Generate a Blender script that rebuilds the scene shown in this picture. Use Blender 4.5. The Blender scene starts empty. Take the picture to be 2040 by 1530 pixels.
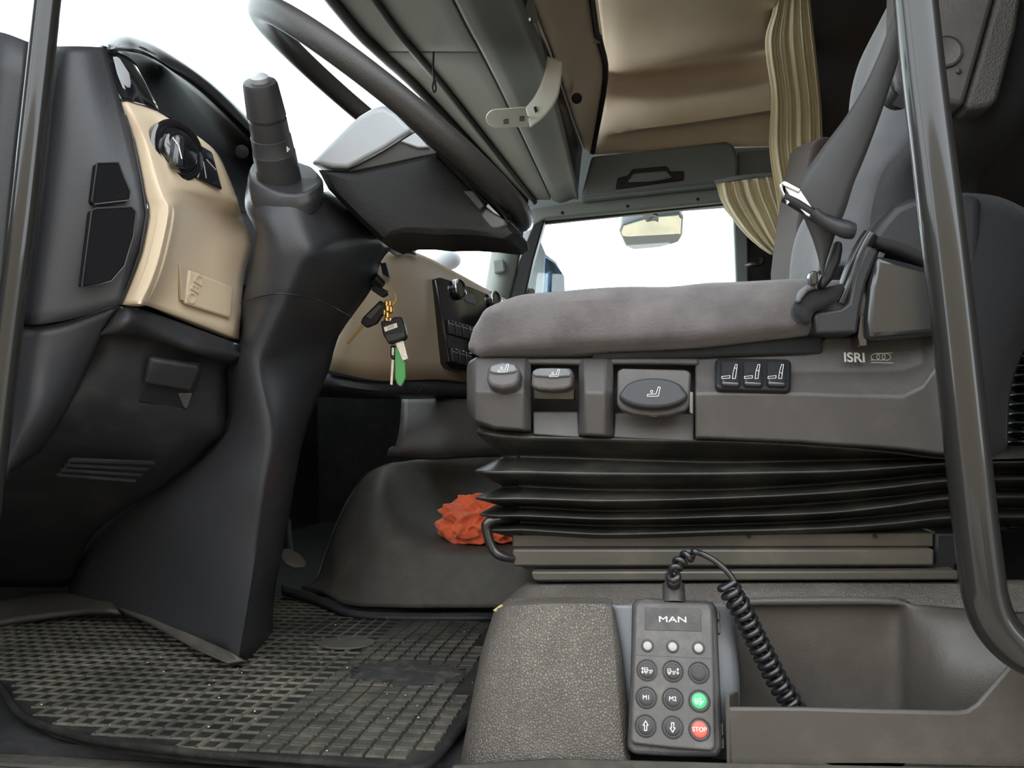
import bpy, bmesh, math, random
from mathutils import Vector, Matrix, noise
random.seed(4)
scene = bpy.context.scene
col = scene.collection
# ------------------------------------------------------------------ camera
CAM = Vector((0, 0, .36)); FPX = 1532.0
RC = (Matrix.Rotation(math.radians(10), 3, 'Z') @ Matrix.Rotation(math.radians(93.2), 3, 'X') @ Matrix.Rotation(math.radians(-1.5), 3, 'Z'))
cd = bpy.data.cameras.new('camera'); cam = bpy.data.objects.new('camera', cd); col.objects.link(cam)
cam.matrix_world = Matrix.Translation(CAM) @ RC.to_4x4()
cd.sensor_width = 36; cd.lens = 36 * FPX / 2040; cd.clip_start = .02
scene.camera = cam
# ------------------------------------------------------------------ sky
w = bpy.data.worlds.new('sky'); scene.world = w; w.use_nodes = True
bgn = w.node_tree.nodes['Background']
bgn.inputs[0].default_value = (.88, .95, 1, 1); bgn.inputs[1].default_value = 3.2
scene.view_settings.view_transform = 'Standard'; scene.view_settings.look = 'None'
scene.view_settings.gamma = 1; scene.view_settings.use_curve_mapping = False
scene.view_settings.exposure = .72

# ------------------------------------------------------------------ geometry helpers
def ray(px, py): return RC @ Vector(((px - 1020) / FPX, -(py - 765) / FPX, -1))
def P(px, py, Y): d = ray(px, py); return CAM + d * (Y / d.y)
def PZ(px, py, Z): d = ray(px, py); return CAM + d * ((Z - CAM.z) / d.z)
def PX(px, py, X): d = ray(px, py); return CAM + d * (X / d.x)
def pts(l): return [P(*p) for p in l]

ROOT = {}
def root_loc(o):
    while o.parent: o = o.parent
    return Vector(ROOT.get(o.name, (0, 0, 0)))
def thing(name, loc, label, cat, group=None):
    o = bpy.data.objects.new(name, None); col.objects.link(o); o.location = loc; o.empty_display_size = .02
    ROOT[o.name] = tuple(loc); o['label'] = label; o['category'] = cat
    if group: o['group'] = group
    return o
def tag(o, label, cat, group=None):
    o['label'] = label; o['category'] = cat
    if group: o['group'] = group
    return o
def obj(name, bm, m, parent=None, smooth=45, bevel=0, seg=2, solid=0, subs=0, label=None):
    bmesh.ops.remove_doubles(bm, verts=bm.verts, dist=1e-6)
    bmesh.ops.recalc_face_normals(bm, faces=bm.faces) if not solid else None
    me = bpy.data.meshes.new(name)
    if parent is not None:
        rl = root_loc(parent)
        for v in bm.verts: v.co -= rl
        org = None
    else:
        org = Vector((0, 0, 0))
        if bm.verts:
            n = len(bm.verts)
            org = sum((v.co for v in bm.verts), Vector()) / n; org.z = min(v.co.z for v in bm.verts)
        for v in bm.verts: v.co -= org
    bm.to_mesh(me); bm.free()
    for p in me.polygons: p.use_smooth = smooth > 0
    if smooth and smooth < 180: me.set_sharp_from_angle(angle=math.radians(smooth))
    me.materials.append(m)
    o = bpy.data.objects.new(name, me); col.objects.link(o)
    if parent is not None: o.parent = parent
    else: o.location = org; ROOT[o.name] = tuple(org)
    if solid:
        s = o.modifiers.new('thick', 'SOLIDIFY'); s.thickness = abs(solid); s.offset = -1
    if bevel:
        b = o.modifiers.new('bevel', 'BEVEL'); b.width = bevel; b.segments = seg; b.limit_method = 'ANGLE'; b.angle_limit = math.radians(32)
        b.harden_normals = False
    if subs:
        s = o.modifiers.new('sub', 'SUBSURF'); s.levels = s.render_levels = subs
    if label: o['label'] = label
    return o
def struct(o): o['kind'] = 'structure'; return o

def cr(p0, p1, p2, p3, t):
    return .5 * ((2 * p1) + (p2 - p0) * t + (2 * p0 - 5 * p1 + 4 * p2 - p3) * t * t + (3 * p1 - p0 - 3 * p2 + p3) * t ** 3)
def spline(ps, n, closed=False):
    ps = [Vector(p) for p in ps]; out = []; N = len(ps)
    if n <= 1 or N < 3 and not closed:
        if n <= 1: return ps
        return [ps[0].lerp(ps[1], i / n) for i in range(n + 1)] if N == 2 else ps
    for i in range(N if closed else N - 1):
        if closed: a, b, c, d = ps[i - 1], ps[i], ps[(i + 1) % N], ps[(i + 2) % N]
        else:
            b, c = ps[i], ps[i + 1]
            a = ps[i - 1] if i else b * 2 - c
            d = ps[i + 2] if i + 2 < N else c * 2 - b
        out += [cr(a, b, c, d, k / n) for k in range(n)]
    if not closed: out.append(ps[-1])
    return out
def grid_bm(rows, closed=False, bm=None):
    bm = bm or bmesh.new()
    vs = [[bm.verts.new(p) for p in r] for r in rows]
    n = len(vs[0])
    for a, b in zip(vs, vs[1:]):
        for i in range(n if closed else n - 1):
            j = (i + 1) % n
            try: bm.faces.new((a[i], a[j], b[j], b[i]))
            except ValueError: pass
    return bm, vs
def surf_rows(rows, nu=4, nv=4):
    R = [spline(r, nu) for r in rows]
    cols = [spline([r[i] for r in R], nv) for i in range(len(R[0]))]
    return [[c[j] for c in cols] for j in range(len(cols[0]))]
def face_cam(bm):
    bm.normal_update(); s = 0
    for f in bm.faces: s += f.normal.dot(CAM - f.calc_center_median()) * f.calc_area()
    if s < 0: bmesh.ops.reverse_faces(bm, faces=bm.faces)
def surf(name, rows, m, parent=None, thick=.012, nu=4, nv=4, smooth=60, px=True, bevel=0, wob=0, label=None):
    rows = [[P(*p) for p in r] for r in rows] if px else [[Vector(p) for p in r] for r in rows]
    bm, _ = grid_bm(surf_rows(rows, nu, nv))
    bmesh.ops.recalc_face_normals(bm, faces=bm.faces); face_cam(bm)
    return obj(name, bm, m, parent, smooth, bevel, solid=thick, label=label)
def slab_bm(points, depth, bm=None):
    bm = bm or bmesh.new(); depth = Vector(depth)
    a = [bm.verts.new(p) for p in points]; b = [bm.verts.new(Vector(p) + depth) for p in points]
    n = len(a); bm.faces.new(a); bm.faces.new(b[::-1])
    for i in range(n): bm.faces.new((a[i], b[i], b[(i + 1) % n], a[(i + 1) % n]))
    return bm
def slab(name, points, m, parent=None, depth=(0, .01, 0), bevel=.002, px=True, seg=2, smooth=45, label=None):
    ps = pts(points) if px else [Vector(p) for p in points]
    return obj(name, slab_bm(ps, depth), m, parent, smooth, bevel, seg, label=label)
def sections(name, secs, m, parent=None, px=True, bevel=.003, caps=True, smooth=40, seg=2, nu=1, nv=1, label=None):
    S = [[P(*p) for p in s] for s in secs] if px else [[Vector(p) for p in s] for s in secs]
    if nu > 1: S = [spline(s, nu, True) for s in S]
    if nv > 1:
        cs = [spline([s[i] for s in S], nv) for i in range(len(S[0]))]
        S = [[c[j] for c in cs] for j in range(len(cs[0]))]
    bm, vs = grid_bm(S, closed=True)
    if caps: bm.faces.new(vs[0][::-1]); bm.faces.new(vs[-1])
    return obj(name, bm, m, parent, smooth, bevel, seg, label=label)
def box_bm(c, s, rot=None, bm=None):
    bm = bm or bmesh.new()
    M = Matrix.Translation(c) @ (rot.to_4x4() if rot else Matrix()) @ Matrix.Diagonal((s[0], s[1], s[2], 1))
    bmesh.ops.create_cube(bm, size=1, matrix=M); return bm
def box(name, lo, hi, m, parent=None, bevel=.004, seg=2):
    lo, hi = Vector(lo), Vector(hi)
    return obj(name, box_bm((lo + hi) / 2, hi - lo), m, parent, 45, bevel, seg)
def tube_bm(path, r, seg=12, closed=False, bm=None, caps=True):
    bm = bm or bmesh.new(); path = [Vector(p) for p in path]; n = len(path)
    rs = r if isinstance(r, (list, tuple)) else [r] * n
    t0 = (path[1] - path[0]).normalized()
    nrm = t0.orthogonal().normalized(); rings = []
    for i in range(n):
        if closed: t = path[(i + 1) % n] - path[i - 1]
        else: t = path[min(i + 1, n - 1)] - path[max(i - 1, 0)]
        t.normalize(); nrm = (nrm - t * nrm.dot(t)).normalized(); b = t.cross(nrm)
        rings.append([bm.verts.new(path[i] + (nrm * math.cos(2 * math.pi * k / seg) + b * math.sin(2 * math.pi * k / seg)) * rs[i]) for k in range(seg)])
    for i in range(n if closed else n - 1):
        A, B = rings[i], rings[(i + 1) % n]
        off = 0
        if closed and i == n - 1:
            off = min(range(seg), key=lambda o: (A[0].co - B[o].co).length)
        for k in range(seg):
            bm.faces.new((A[k], A[(k + 1) % seg], B[(k + 1 + off) % seg], B[(k + off) % seg]))
    if not closed and caps: bm.faces.new(rings[0][::-1]); bm.faces.new(rings[-1])
    return bm
def tube(name, path, r, m, parent=None, seg=12, closed=False, n=1, label=None):
    if n > 1 and isinstance(r, (list, tuple)):
        r = [v.x for v in spline([Vector((q, 0, 0)) for q in r], n, closed)]
    path = spline(path, n, closed) if n > 1 else path
    return obj(name, tube_bm(path, r, seg, closed), m, parent, 60, label=label)
def lathe_bm(o, axis, prof, seg=32, up=None, sx=1, bm=None):
    """prof: (distance along axis, radius) pairs; sx squashes the section along `up`"""
    bm = bm or bmesh.new(); axis = Vector(axis).normalized(); o = Vector(o)
    u = (up - axis * up.dot(axis)).normalized() if up else axis.orthogonal().normalized(); v = axis.cross(u)
    rings = [[bm.verts.new(o + axis * h + (u * math.cos(2 * math.pi * k / seg) * sx + v * math.sin(2 * math.pi * k / seg)) * r) for k in range(seg)] for h, r in prof]
    for A, B in zip(rings, rings[1:]):
        for k in range(seg): bm.faces.new((A[k], A[(k + 1) % seg], B[(k + 1) % seg], B[k]))
    bm.faces.new(rings[0][::-1]); bm.faces.new(rings[-1]); return bm
def lathe(name, o, axis, prof, m, parent=None, seg=32, up=None, sx=1, label=None):
    return obj(name, lathe_bm(o, axis, prof, seg, up, sx), m, parent, 40, label=label)

class Frame:
    """a plane in the place: origin, right, up and outward normal; pixels are cast onto it"""
    def __init__(s, o, right, up):
        s.o = Vector(o); s.u = (Vector(right) - s.o).normalized(); v = Vector(up) - s.o
        s.v = (v - s.u * v.dot(s.u)).normalized(); s.n = s.u.cross(s.v)
    def at(s, px, py, h=0):
        d = ray(px, py); q = s.o + s.n * h
        return CAM + d * ((q - CAM).dot(s.n) / d.dot(s.n))
    def w(s, a, b, h=0): return s.o + s.u * a + s.v * b + s.n * h
    def size(s, px, py, n):   # metres covered by n pixels there
        return (s.at(px + n, py) - s.at(px, py)).length
    def lathe(s, name, px, py, prof, m, parent, seg=28, sx=1, label=None):
        return lathe(name, s.at(px, py), s.n, prof, m, parent, seg, s.v, sx, label=label)
    def slab(s, name, pp, h0, h1, m, parent, bevel=.001, seg=2, label=None):
        return obj(name, slab_bm([s.at(x, y, h1) for x, y in pp], s.n * (h0 - h1)), m, parent, 45, bevel, seg, label=label)
    def strokes(s, name, lines, wid, m, parent, h=.0004, label=None):
        bm = bmesh.new()
        for L in lines:
            q = [s.at(x, y, h) for x, y in L]
            for a, b in zip(q, q[1:]):
                t = (b - a)
                if t.length < 1e-7: continue
                t.normalize(); sd_ = t.cross(s.n) * wid / 2; e = t * wid / 2
                slab_bm([a - e + sd_, b + e + sd_, b + e - sd_, a - e - sd_], -s.n * .0003, bm)
        return obj(name, bm, m, parent, 0, label=label)
    def text(s, name, body, px, py, hpx, m, parent, sx=1, bold=0, h=.0005, ang=0, ext=.0002, label=None):
        c = bpy.data.curves.new(name, 'FONT'); c.body = body; c.align_x = 'CENTER'; c.align_y = 'CENTER'
        size = s.size(px, py, 100) / 100 * hpx / .70
        c.size = size; c.extrude = ext; c.offset = bold * size
        t = bpy.data.objects.new(name + '_tmp', c); col.objects.link(t)
        dg = bpy.context.evaluated_depsgraph_get(); me = bpy.data.meshes.new_from_object(t.evaluated_get(dg))
        bpy.data.objects.remove(t); bm = bmesh.new(); bm.from_mesh(me); bpy.data.meshes.remove(me)
        o = s.at(px, py, h); ca, sa = math.cos(ang), math.sin(ang)
        for v in bm.verts:
            x, y = v.co.x * sx, v.co.y
            v.co = o + s.u * (x * ca - y * sa) + s.v * (x * sa + y * ca) + s.n * v.co.z
        return obj(name, bm, m, parent, 0, label=label)

# ------------------------------------------------------------------ materials
def mat(name, c, rough=.5, bump=None, var=0, vscale=6, metal=0, coat=0, sheen=0, spec=.5, dirt=None, kind='noise', alpha=None):
    m = bpy.data.materials.new(name); m.use_nodes = True; nt = m.node_tree; N = nt.nodes; L = nt.links
    b = N['Principled BSDF']; b.inputs['Base Color'].default_value = (*c, 1); b.inputs['Roughness'].default_value = rough
    b.inputs['Metallic'].default_value = metal; b.inputs['Coat Weight'].default_value = coat; b.inputs['Coat Roughness'].default_value = .08
    b.inputs['Sheen Weight'].default_value = sheen; b.inputs['Specular IOR Level'].default_value = spec
    tc = N.new('ShaderNodeTexCoord'); out = None
    if var:
        nz = N.new('ShaderNodeTexNoise'); nz.inputs['Scale'].default_value = vscale; nz.inputs['Detail'].default_value = 6
        L.new(tc.outputs['Object'], nz.inputs['Vector'])
        r = N.new('ShaderNodeMapRange'); r.inputs[1].default_value = .3; r.inputs[2].default_value = .7; r.inputs[3].default_value = 1 - var; r.inputs[4].default_value = 1 + var
        L.new(nz.outputs[0], r.inputs[0])
        mx = N.new('ShaderNodeVectorMath'); mx.operation = 'SCALE'; mx.inputs[0].default_value = c; L.new(r.outputs[0], mx.inputs['Scale'])
        out = mx.outputs[0]
    if dirt:
        dc, amt, ds = dirt
        nz = N.new('ShaderNodeTexNoise'); nz.inputs['Scale'].default_value = ds; nz.inputs['Detail'].default_value = 9; nz.inputs['Roughness'].default_value = .7
        L.new(tc.outputs['Object'], nz.inputs['Vector'])
        r = N.new('ShaderNodeMapRange'); r.inputs[1].default_value = .48; r.inputs[2].default_value = .68; r.inputs[3].default_value = 0; r.inputs[4].default_value = amt
        L.new(nz.outputs[0], r.inputs[0])
        mx = N.new('ShaderNodeMix'); mx.data_type = 'RGBA'; L.new(r.outputs[0], mx.inputs[0])
        if out: L.new(out, mx.inputs[6])
        else: mx.inputs[6].default_value = (*c, 1)
        mx.inputs[7].default_value = (*dc, 1); out = mx.outputs[2]
    if out: L.new(out, b.inputs['Base Color'])
    if bump:
        sc, st = bump
        if kind == 'leather':
            t = N.new('ShaderNodeTexVoronoi'); t.feature = 'DISTANCE_TO_EDGE'; t.inputs['Scale'].default_value = sc
            nz = N.new('ShaderNodeTexNoise'); nz.inputs['Scale'].default_value = sc * .8
            L.new(tc.outputs['Object'], nz.inputs['Vector'])
            ad = N.new('ShaderNodeVectorMath'); ad.operation = 'MULTIPLY_ADD'; ad.inputs[1].default_value = (1.2 / sc,) * 3
            L.new(nz.outputs['Color'], ad.inputs[0]); L.new(tc.outputs['Object'], ad.inputs[2]); L.new(ad.outputs[0], t.inputs['Vector'])
            mr = N.new('ShaderNodeMapRange'); mr.inputs[2].default_value = .22; L.new(t.outputs[0], mr.inputs[0]); src = mr.outputs[0]
        elif kind == 'weave':
            t = N.new('ShaderNodeTexBrick'); t.inputs['Scale'].default_value = sc; t.inputs['Mortar Size'].default_value = .03
            t.inputs['Color1'].default_value = (1, 1, 1, 1); t.inputs['Color2'].default_value = (.8, .8, .8, 1); t.inputs['Mortar'].default_value = (0, 0, 0, 1)
            L.new(tc.outputs['UV'], t.inputs['Vector']); src = t.outputs['Color']
        else:
            t = N.new('ShaderNodeTexNoise'); t.inputs['Scale'].default_value = sc; t.inputs['Detail'].default_value = 4
            L.new(tc.outputs['Object'], t.inputs['Vector']); src = t.outputs[0]
        bp = N.new('ShaderNodeBump'); bp.inputs['Strength'].default_value = st; bp.inputs['Distance'].default_value = .002
        L.new(src, bp.inputs['Height']); L.new(bp.outputs[0], b.inputs['Normal'])
    return m
def glass(name, tint, rough=0, refl=.08):
    m = bpy.data.materials.new(name); m.use_nodes = True; nt = m.node_tree; N = nt.nodes; L = nt.links
    N.remove(N['Principled BSDF']); t = N.new('ShaderNodeBsdfTransparent'); t.inputs[0].default_value = (*tint, 1)
    g = N.new('ShaderNodeBsdfGlossy'); g.inputs['Roughness'].default_value = rough
    mx = N.new('ShaderNodeMixShader'); mx.inputs[0].default_value = refl
    L.new(t.outputs[0], mx.inputs[1]); L.new(g.outputs[0], mx.inputs[2]); L.new(mx.outputs[0], N['Material Output'].inputs[0]); return m

M = {}
M['dark'] = mat('charcoal_plastic', (.032, .032, .035), .33, (900, .2), .08, spec=.32)
M['darker'] = mat('black_plastic', (.014, .014, .016), .42, (900, .2), .08, spec=.3)
M['foot'] = mat('footwell_plastic', (.02, .02, .022), .48, (700, .3), .12, spec=.28, dirt=((.09, .08, .07), .25, 14))
M['gloss'] = mat('gloss_black', (.008, .008, .01), .08, coat=1)
M['piano'] = mat('satin_black', (.02, .021, .023), .22, coat=.4)
M['wheel'] = mat('wheel_leather', (.03, .027, .025), .4, (600, .3), .1, spec=.35)
M['grey'] = mat('overhead_grey', (.2, .218, .21), .5, (500, .15), .05)
M['grey2'] = mat('overhead_dark_grey', (.135, .152, .16), .5, (500, .15), .05)
M['hub'] = mat('hub_grey', (.33, .345, .36), .4, (600, .2))
M['beige'] = mat('beige_plastic', (.5, .395, .28), .5, (600, .15), .04)
M['beige2'] = mat('beige_lining', (.64, .53, .41), .75, (300, .2), .05)
M['seatp'] = mat('seat_plastic', (.07, .064, .061), .4, (800, .25), .08, spec=.35, dirt=((.14, .125, .11), .2, 20))
M['bellow'] = mat('bellows_rubber', (.02, .02, .018), .33, (300, .1), .15, spec=.4, dirt=((.12, .11, .08), .3, 12))
M['rail'] = mat('painted_rail', (.06, .053, .043), .36, (200, .1), .15, dirt=((.13, .11, .08), .4, 9))
M['fabric'] = mat('grey_velour', (.115, .102, .102), .95, (260, .5), .26, vscale=22, sheen=.35)
M['fabric2'] = mat('pale_velour', (.13, .13, .135), .95, (260, .4), .12, vscale=22, sheen=.4)
M['fabricd'] = mat('black_fabric', (.014, .014, .016), .95, (400, .4), .15, sheen=.1)
M['brown'] = mat('brown_fabric', (.085, .062, .06), .95, (300, .4), .12, sheen=.3)
M['web'] = mat('belt_webbing', (.05, .047, .047), .6, (60, .8), .06, kind='weave')
M['chrome'] = mat('bright_metal', (.75, .75, .74), .18, metal=1)
M['brass'] = mat('brass', (.75, .5, .18), .3, metal=1)
M['steel'] = mat('key_steel', (.55, .52, .47), .35, metal=1, bump=(300, .2))
M['bar'] = mat('bar_black_coat', (.016, .015, .014), .3, coat=.6, spec=.2)
M['plinth'] = mat('plinth_vinyl', (.1, .086, .073), .4, (320, .6), .12, kind='leather', dirt=((.2, .18, .14), .3, 12))
M['tray'] = mat('tray_plastic', (.065, .057, .049), .36, (700, .25), .1, spec=.35, dirt=((.16, .14, .12), .25, 8))
M['cradle'] = mat('cradle_plastic', (.12, .125, .135), .4, (700, .2), .06)
M['remote'] = mat('remote_plastic', (.07, .064, .06), .42, (900, .2), .08, spec=.35, dirt=((.2, .18, .15), .3, 40))
M['remoteb'] = mat('remote_body', (.04, .037, .036), .42, (900, .25), .08, spec=.35, dirt=((.17, .15, .13), .3, 30))
M['button'] = mat('button_rubber', (.035, .033, .034), .5, (900, .2), spec=.35)
M['white'] = mat('white_print', (.82, .8, .74), .6)
M['silver'] = mat('silver_print', (.42, .4, .36), .5)
M['lamp'] = mat('lamp_lens', (.3, .29, .275), .35)
M['green'] = mat('green_button', (.05, .42, .17), .5)
M['red'] = mat('red_button', (.75, .09, .06), .5)
M['greentag'] = mat('green_tag', (.06, .3, .08), .4, spec=.6)
M['sticker'] = mat('sticker_paper', (.75, .7, .58), .7)
M['ink'] = mat('sticker_ink', (.25, .22, .18), .8)
M['mat'] = mat('mat_rubber', (.07, .064, .052), .5, (250, .4), .35, dirt=((.17, .15, .11), .6, 7), spec=.15)
M['matp'] = mat('mat_pad_rubber', (.038, .035, .029), .5, (250, .4), .35, dirt=((.12, .107, .08), .6, 9), spec=.2)
M['matd'] = mat('mat_rubber_clean', (.014, .014, .013), .55, (250, .4), .3, dirt=((.05, .045, .035), .5, 14), spec=.12)
M['sill'] = mat('sill_metal', (.04, .036, .03), .5, (60, .3), .25, dirt=((.12, .105, .08), .5, 10), spec=.25)
M['orange'] = mat('orange_cloth', (.78, .13, .045), .9, (220, .5), .15, vscale=20, sheen=.3)
M['curtain'] = mat('curtain_cloth', (.84, .76, .55), .85, (500, .3), .06, sheen=.3)
M['bracket'] = mat('white_bracket', (.62, .6, .54), .4, (300, .1), .05)
M['tunnel'] = mat('tunnel_mat', (.048, .042, .035), .6, (600, .5), .12, dirt=((.12, .11, .085), .4, 7))
M['mirror'] = mat('mirror_glass', (.9, .88, .75), .03, metal=1)
M['mirrorback'] = mat('mirror_housing', (.3, .32, .34), .45)
M['asphalt'] = mat('yard_ground', (.26, .225, .18), .9, (8, .3), .15)
M['cord'] = mat('cord_rubber', (.012, .012, .013), .3, spec=.6)
M['bluegrey'] = mat('bluegrey_lining', (.09, .125, .14), .7)
M['armtex'] = mat('armrest_grain', (.055, .05, .044), .6, (420, .8), .2)
M['rear'] = mat('bunk_lining', (.06, .052, .05), .95, (200, .3), .1)
M['hubd'] = mat('hub_black', (.010, .010, .010), .5, (600, .3), .1, spec=.2)
M['glass'] = glass('window_glass', (.93, .96, .95), 0, .05)
M['speaker'] = mat('speaker_mesh', (.006, .006, .007), .8, (900, .6), spec=.1)

# ------------------------------------------------------------------ the yard and the cab shell
# driver side: unseen trailer added to cut and warm light; opened driver door
tr = thing('added_trailer', (0, -4.3, -1.3), 'unseen tan box trailer added to dim and warm the door light', 'trailer')
box('added_trailer_body', (-5, -6.8, -.3), (7, -4.3, 2.2), mat('trailer_bounce_paint', (.42, .33, .22), .5, (20, .1), .1), tr, .03)
for k in range(3):
    lathe('wheel', (4.2 - k * 1.3, -4.45, -.8), (0, 1, 0), [(-.3, .5), (-.02, .5), (0, .42), (.01, .2)], M['darker'], tr, 28)
box('landing_leg', (-3.2, -5, -1.3), (-3.05, -4.8, -.3), M['darker'], tr, .01)
dd = thing('door_2', (-.95, .68, -.3), '', ''); del dd['label']; del dd['category']; struct(dd)
obj('door_skin', slab_bm([Vector(p) for p in ((-.97, .66, -.4), (-1.25, -.36, -.4), (-1.25, -.36, .75), (-.97, .66, .75))], (-.09, .025, 0)), M['dark'], dd, 45, .02, 3)
obj('door_frame', tube_bm([Vector(p) for p in ((-1.0, .62, .75), (-1.05, .5, 1.5), (-1.24, -.2, 1.55), (-1.28, -.33, .75))], .03, 8), M['darker'], dd)
g = struct(obj('ground', box_bm((0, 0, -1.35), (120, 120, .1)), M['asphalt']))
struct(box('floor', (-1.35, .85, -.06), (1.45, 3.05, -.012), M['foot'], bevel=0))
struct(box('ceiling', (-.95, .66, 2.02), (1.45, 3.3, 2.08), M['beige2'], bevel=0))
struct(box('wall_rear', (1.42, .66, -.06), (1.47, 3.1, 2.05), M['rear'], bevel=0))
struct(box('wall_front', (-1.42, .70, -.06), (-1.36, 3.06, .78), M['foot'], bevel=0))
# near side: body behind the door opening and the pillar ahead of it
struct(box('wall_near', (.40, .66, -.3), (1.45, .70, 2.05), M['grey2'], bevel=0))
struct(box('trim_1', (-.95, .66, 1.62), (.42, .72, 2.05), M['grey2'], bevel=0))
struct(obj('trim_8', slab_bm([Vector(p) for p in ((-1.06, .66, -.35), (-.86, .66, -.35), (-.86, .66, .72), (-.72, .66, 1.65), (-.92, .66, 1.65), (-1.06, .66, .72))], (0, .12, 0)), M['dark'], None, 45, .02, 3))
# windscreen
def quad(name, q, m, th=.006):
    return obj(name, slab_bm([Vector(p) for p in q], Vector((th, 0, 0))), m, None, 0)
struct(quad('window_1', [(-1.38, .75, .78), (-1.38, 3.02, .78), (-.93, 3.02, 1.9), (-.93, .75, 1.9)], M['glass']))

# far side wall built round the passenger window
FY = 3.0
struct(box('wall_far', (-1.42, 3.02, -.05), (1.47, 3.1, .84), M['foot'], bevel=0))
struct(box('wall_far_rear', (.56, 3.02, .84), (1.47, 3.1, 2.08), M['rear'], bevel=0))
struct(box('wall_far_post', (.385, 3.03, .84), (.6, 3.1, 1.22), M['darker'], bevel=0))
struct(box('wall_far_top', (-.95, 3.22, 1.25), (.6, 3.28, 2.08), M['grey2'], bevel=0))
# passenger door: lower panel, frame round the glass
d1 = thing('door_1', (0, FY, 0), 'grey passenger door frame', 'door'); del d1['category']; del d1['label']; struct(d1)
box('door_panel', (-.55, 3.0, 0), (.5, 3.06, .86), M['grey2'], d1)
slab('window_header', [(1052, 412, FY), (1250, 390, FY), (1470, 368, FY), (1475, 398, FY), (1441, 402, FY), (1260, 420, FY), (1085, 437, FY), (1062, 452, FY)], M['grey'], d1, (0, .05, 0), .01)
slab('window_seal', [(1078, 437, FY + .03), (1441, 401, FY + .03), (1462, 425, FY + .03), (1462, 436, FY + .03), (1440, 409, FY + .03), (1084, 446, FY + .03)], M['darker'], d1, (0, .02, 0), .001)
slab('rear_post', [(1441, 402, FY), (1478, 396, FY), (1490, 470, FY), (1492, 600, FY), (1468, 600, FY), (1462, 425, FY)], M['grey2'], d1, (0, .05, 0), .006)
slab('front_post', [(1062, 446, FY), (1086, 436, FY), (1062, 520, FY), (1040, 620, FY), (1010, 620, FY), (1034, 520, FY)], M['darker'], d1, (0, .05, 0), .006)
for x, y in ((1120, 424), (1250, 411), (1390, 397)):
    f = Frame(P(x, y, FY), P(x + 10, y - 1, FY), P(x, y - 10, FY)); f.lathe('screw', x, y, [(-.002, .006), (.003, .006), (.004, .004)], M['darker'], d1, 12)
struct(slab('window_2', [(1084, 437, FY + .045), (1441, 402, FY + .045), (1463, 425, FY + .045), (1469, 610, FY + .045), (1045, 610, FY + .045)], M['glass'], None, (0, .006, 0), 0))
# far pillar between windscreen and door
t2 = struct(surf('trim_2', [[(984, 470, 3.0), (1000, 465, 2.97), (1022, 455, 2.97), (1045, 447, 3.0)], [(976, 520, 3.0), (992, 522, 2.97), (1012, 522, 2.97), (1034, 522, 3.0)], [(966, 575, 3.0), (980, 580, 2.97), (998, 585, 2.97), (1018, 590, 3.0)], [(950, 640, 3.0), (965, 640, 2.97), (985, 640, 2.97), (1005, 640, 3.0)]], M['grey'], thick=.03))
kf = Frame(P(991, 531, 2.96), P(1001, 530, 2.96), P(991, 521, 2.96))
kf.slab('pillar_knob', [(981, 518), (1003, 516), (1006, 541), (984, 545)], -.005, .02, M['grey'], t2, .006)
# upper far side: beige lining with a long pocket, then the roof edge
struct(surf('wall_far_upper', [
    [(1186, -40, 2.55), (1240, -40, 2.55), (1330, -45, 2.55), (1430, -48, 2.55), (1560, -50, 2.55)],
    [(1200, 70, 2.85), (1238, 65, 2.8), (1330, 55, 2.78), (1430, 42, 2.76), (1540, 25, 2.76)],
    [(1207, 126, 2.97), (1240, 132, 2.92), (1330, 122, 2.88), (1430, 104, 2.87), (1545, 80, 2.87)],
    [(1207, 140, 2.98), (1244, 146, 2.99), (1330, 135, 3.0), (1430, 118, 3.0), (1550, 92, 3.0)],
    [(1206, 150, 2.98), (1246, 158, 3.10), (1330, 146, 3.16), (1430, 130, 3.16), (1560, 104, 3.16)],
    [(1204, 180, 2.98), (1248, 184, 3.10), (1330, 188, 3.17), (1430, 177, 3.17), (1560, 157, 3.17)],
    [(1200, 205, 2.97), (1255, 200, 2.99), (1330, 204, 2.98), (1430, 190, 2.98), (1560, 168, 2.98)],
    [(1196, 225, 2.96), (1260, 222, 2.95), (1330, 220, 2.93), (1430, 208, 2.93), (1560, 186, 2.93)],
    [(1186, 262, 2.96), (1240, 260, 2.94), (1330, 250, 2.90), (1430, 236, 2.895), (1560, 216, 2.895)],
    [(1182, 285, 2.98), (1222, 272, 2.96), (1330, 255, 2.985), (1430, 242, 2.99), (1560, 223, 2.99)],
    [(1178, 308, 2.99), (1230, 305, 2.99), (1330, 300, 2.99), (1430, 292, 2.99), (1560, 288, 2.99)]], M['beige2'], thick=.02, nu=5, nv=3))

# grey storage box over the passenger window
sb = thing('storage_box', P(1320, 395, 2.95), 'dark grey storage box with recessed pull above the passenger window', 'storage box')
slab('box_front', [(1156, 396, 2.93), (1178, 311, 2.93), (1300, 297, 2.93), (1448, 280, 2.93), (1463, 290, 2.93), (1472, 318, 2.93), (1470, 362, 2.93), (1300, 380, 2.93)], M['grey2'], sb, (0, .09, 0), .012, seg=3)
slab('side_filler', [(1470, 303, 2.98), (1550, 296, 2.98), (1552, 352, 2.98), (1468, 362, 2.98)], M['grey2'], sb, (0, .04, 0), .004)
hf = Frame(P(1295, 350, 2.925), P(1305, 348.8, 2.925), P(1295, 340, 2.925))
rc = hf.slab('pull_recess', [(1226, 377), (1230, 354), (1250, 349), (1260, 336), (1328, 330), (1336, 341), (1362, 340), (1362, 359), (1300, 367)], -.004, .003, M['darker'], sb, .004)
hf.slab('pull_bar', [(1250, 362), (1262, 345), (1328, 339), (1340, 353), (1300, 360)], .003, .02, M['grey2'], sb, .006, 3)

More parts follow.
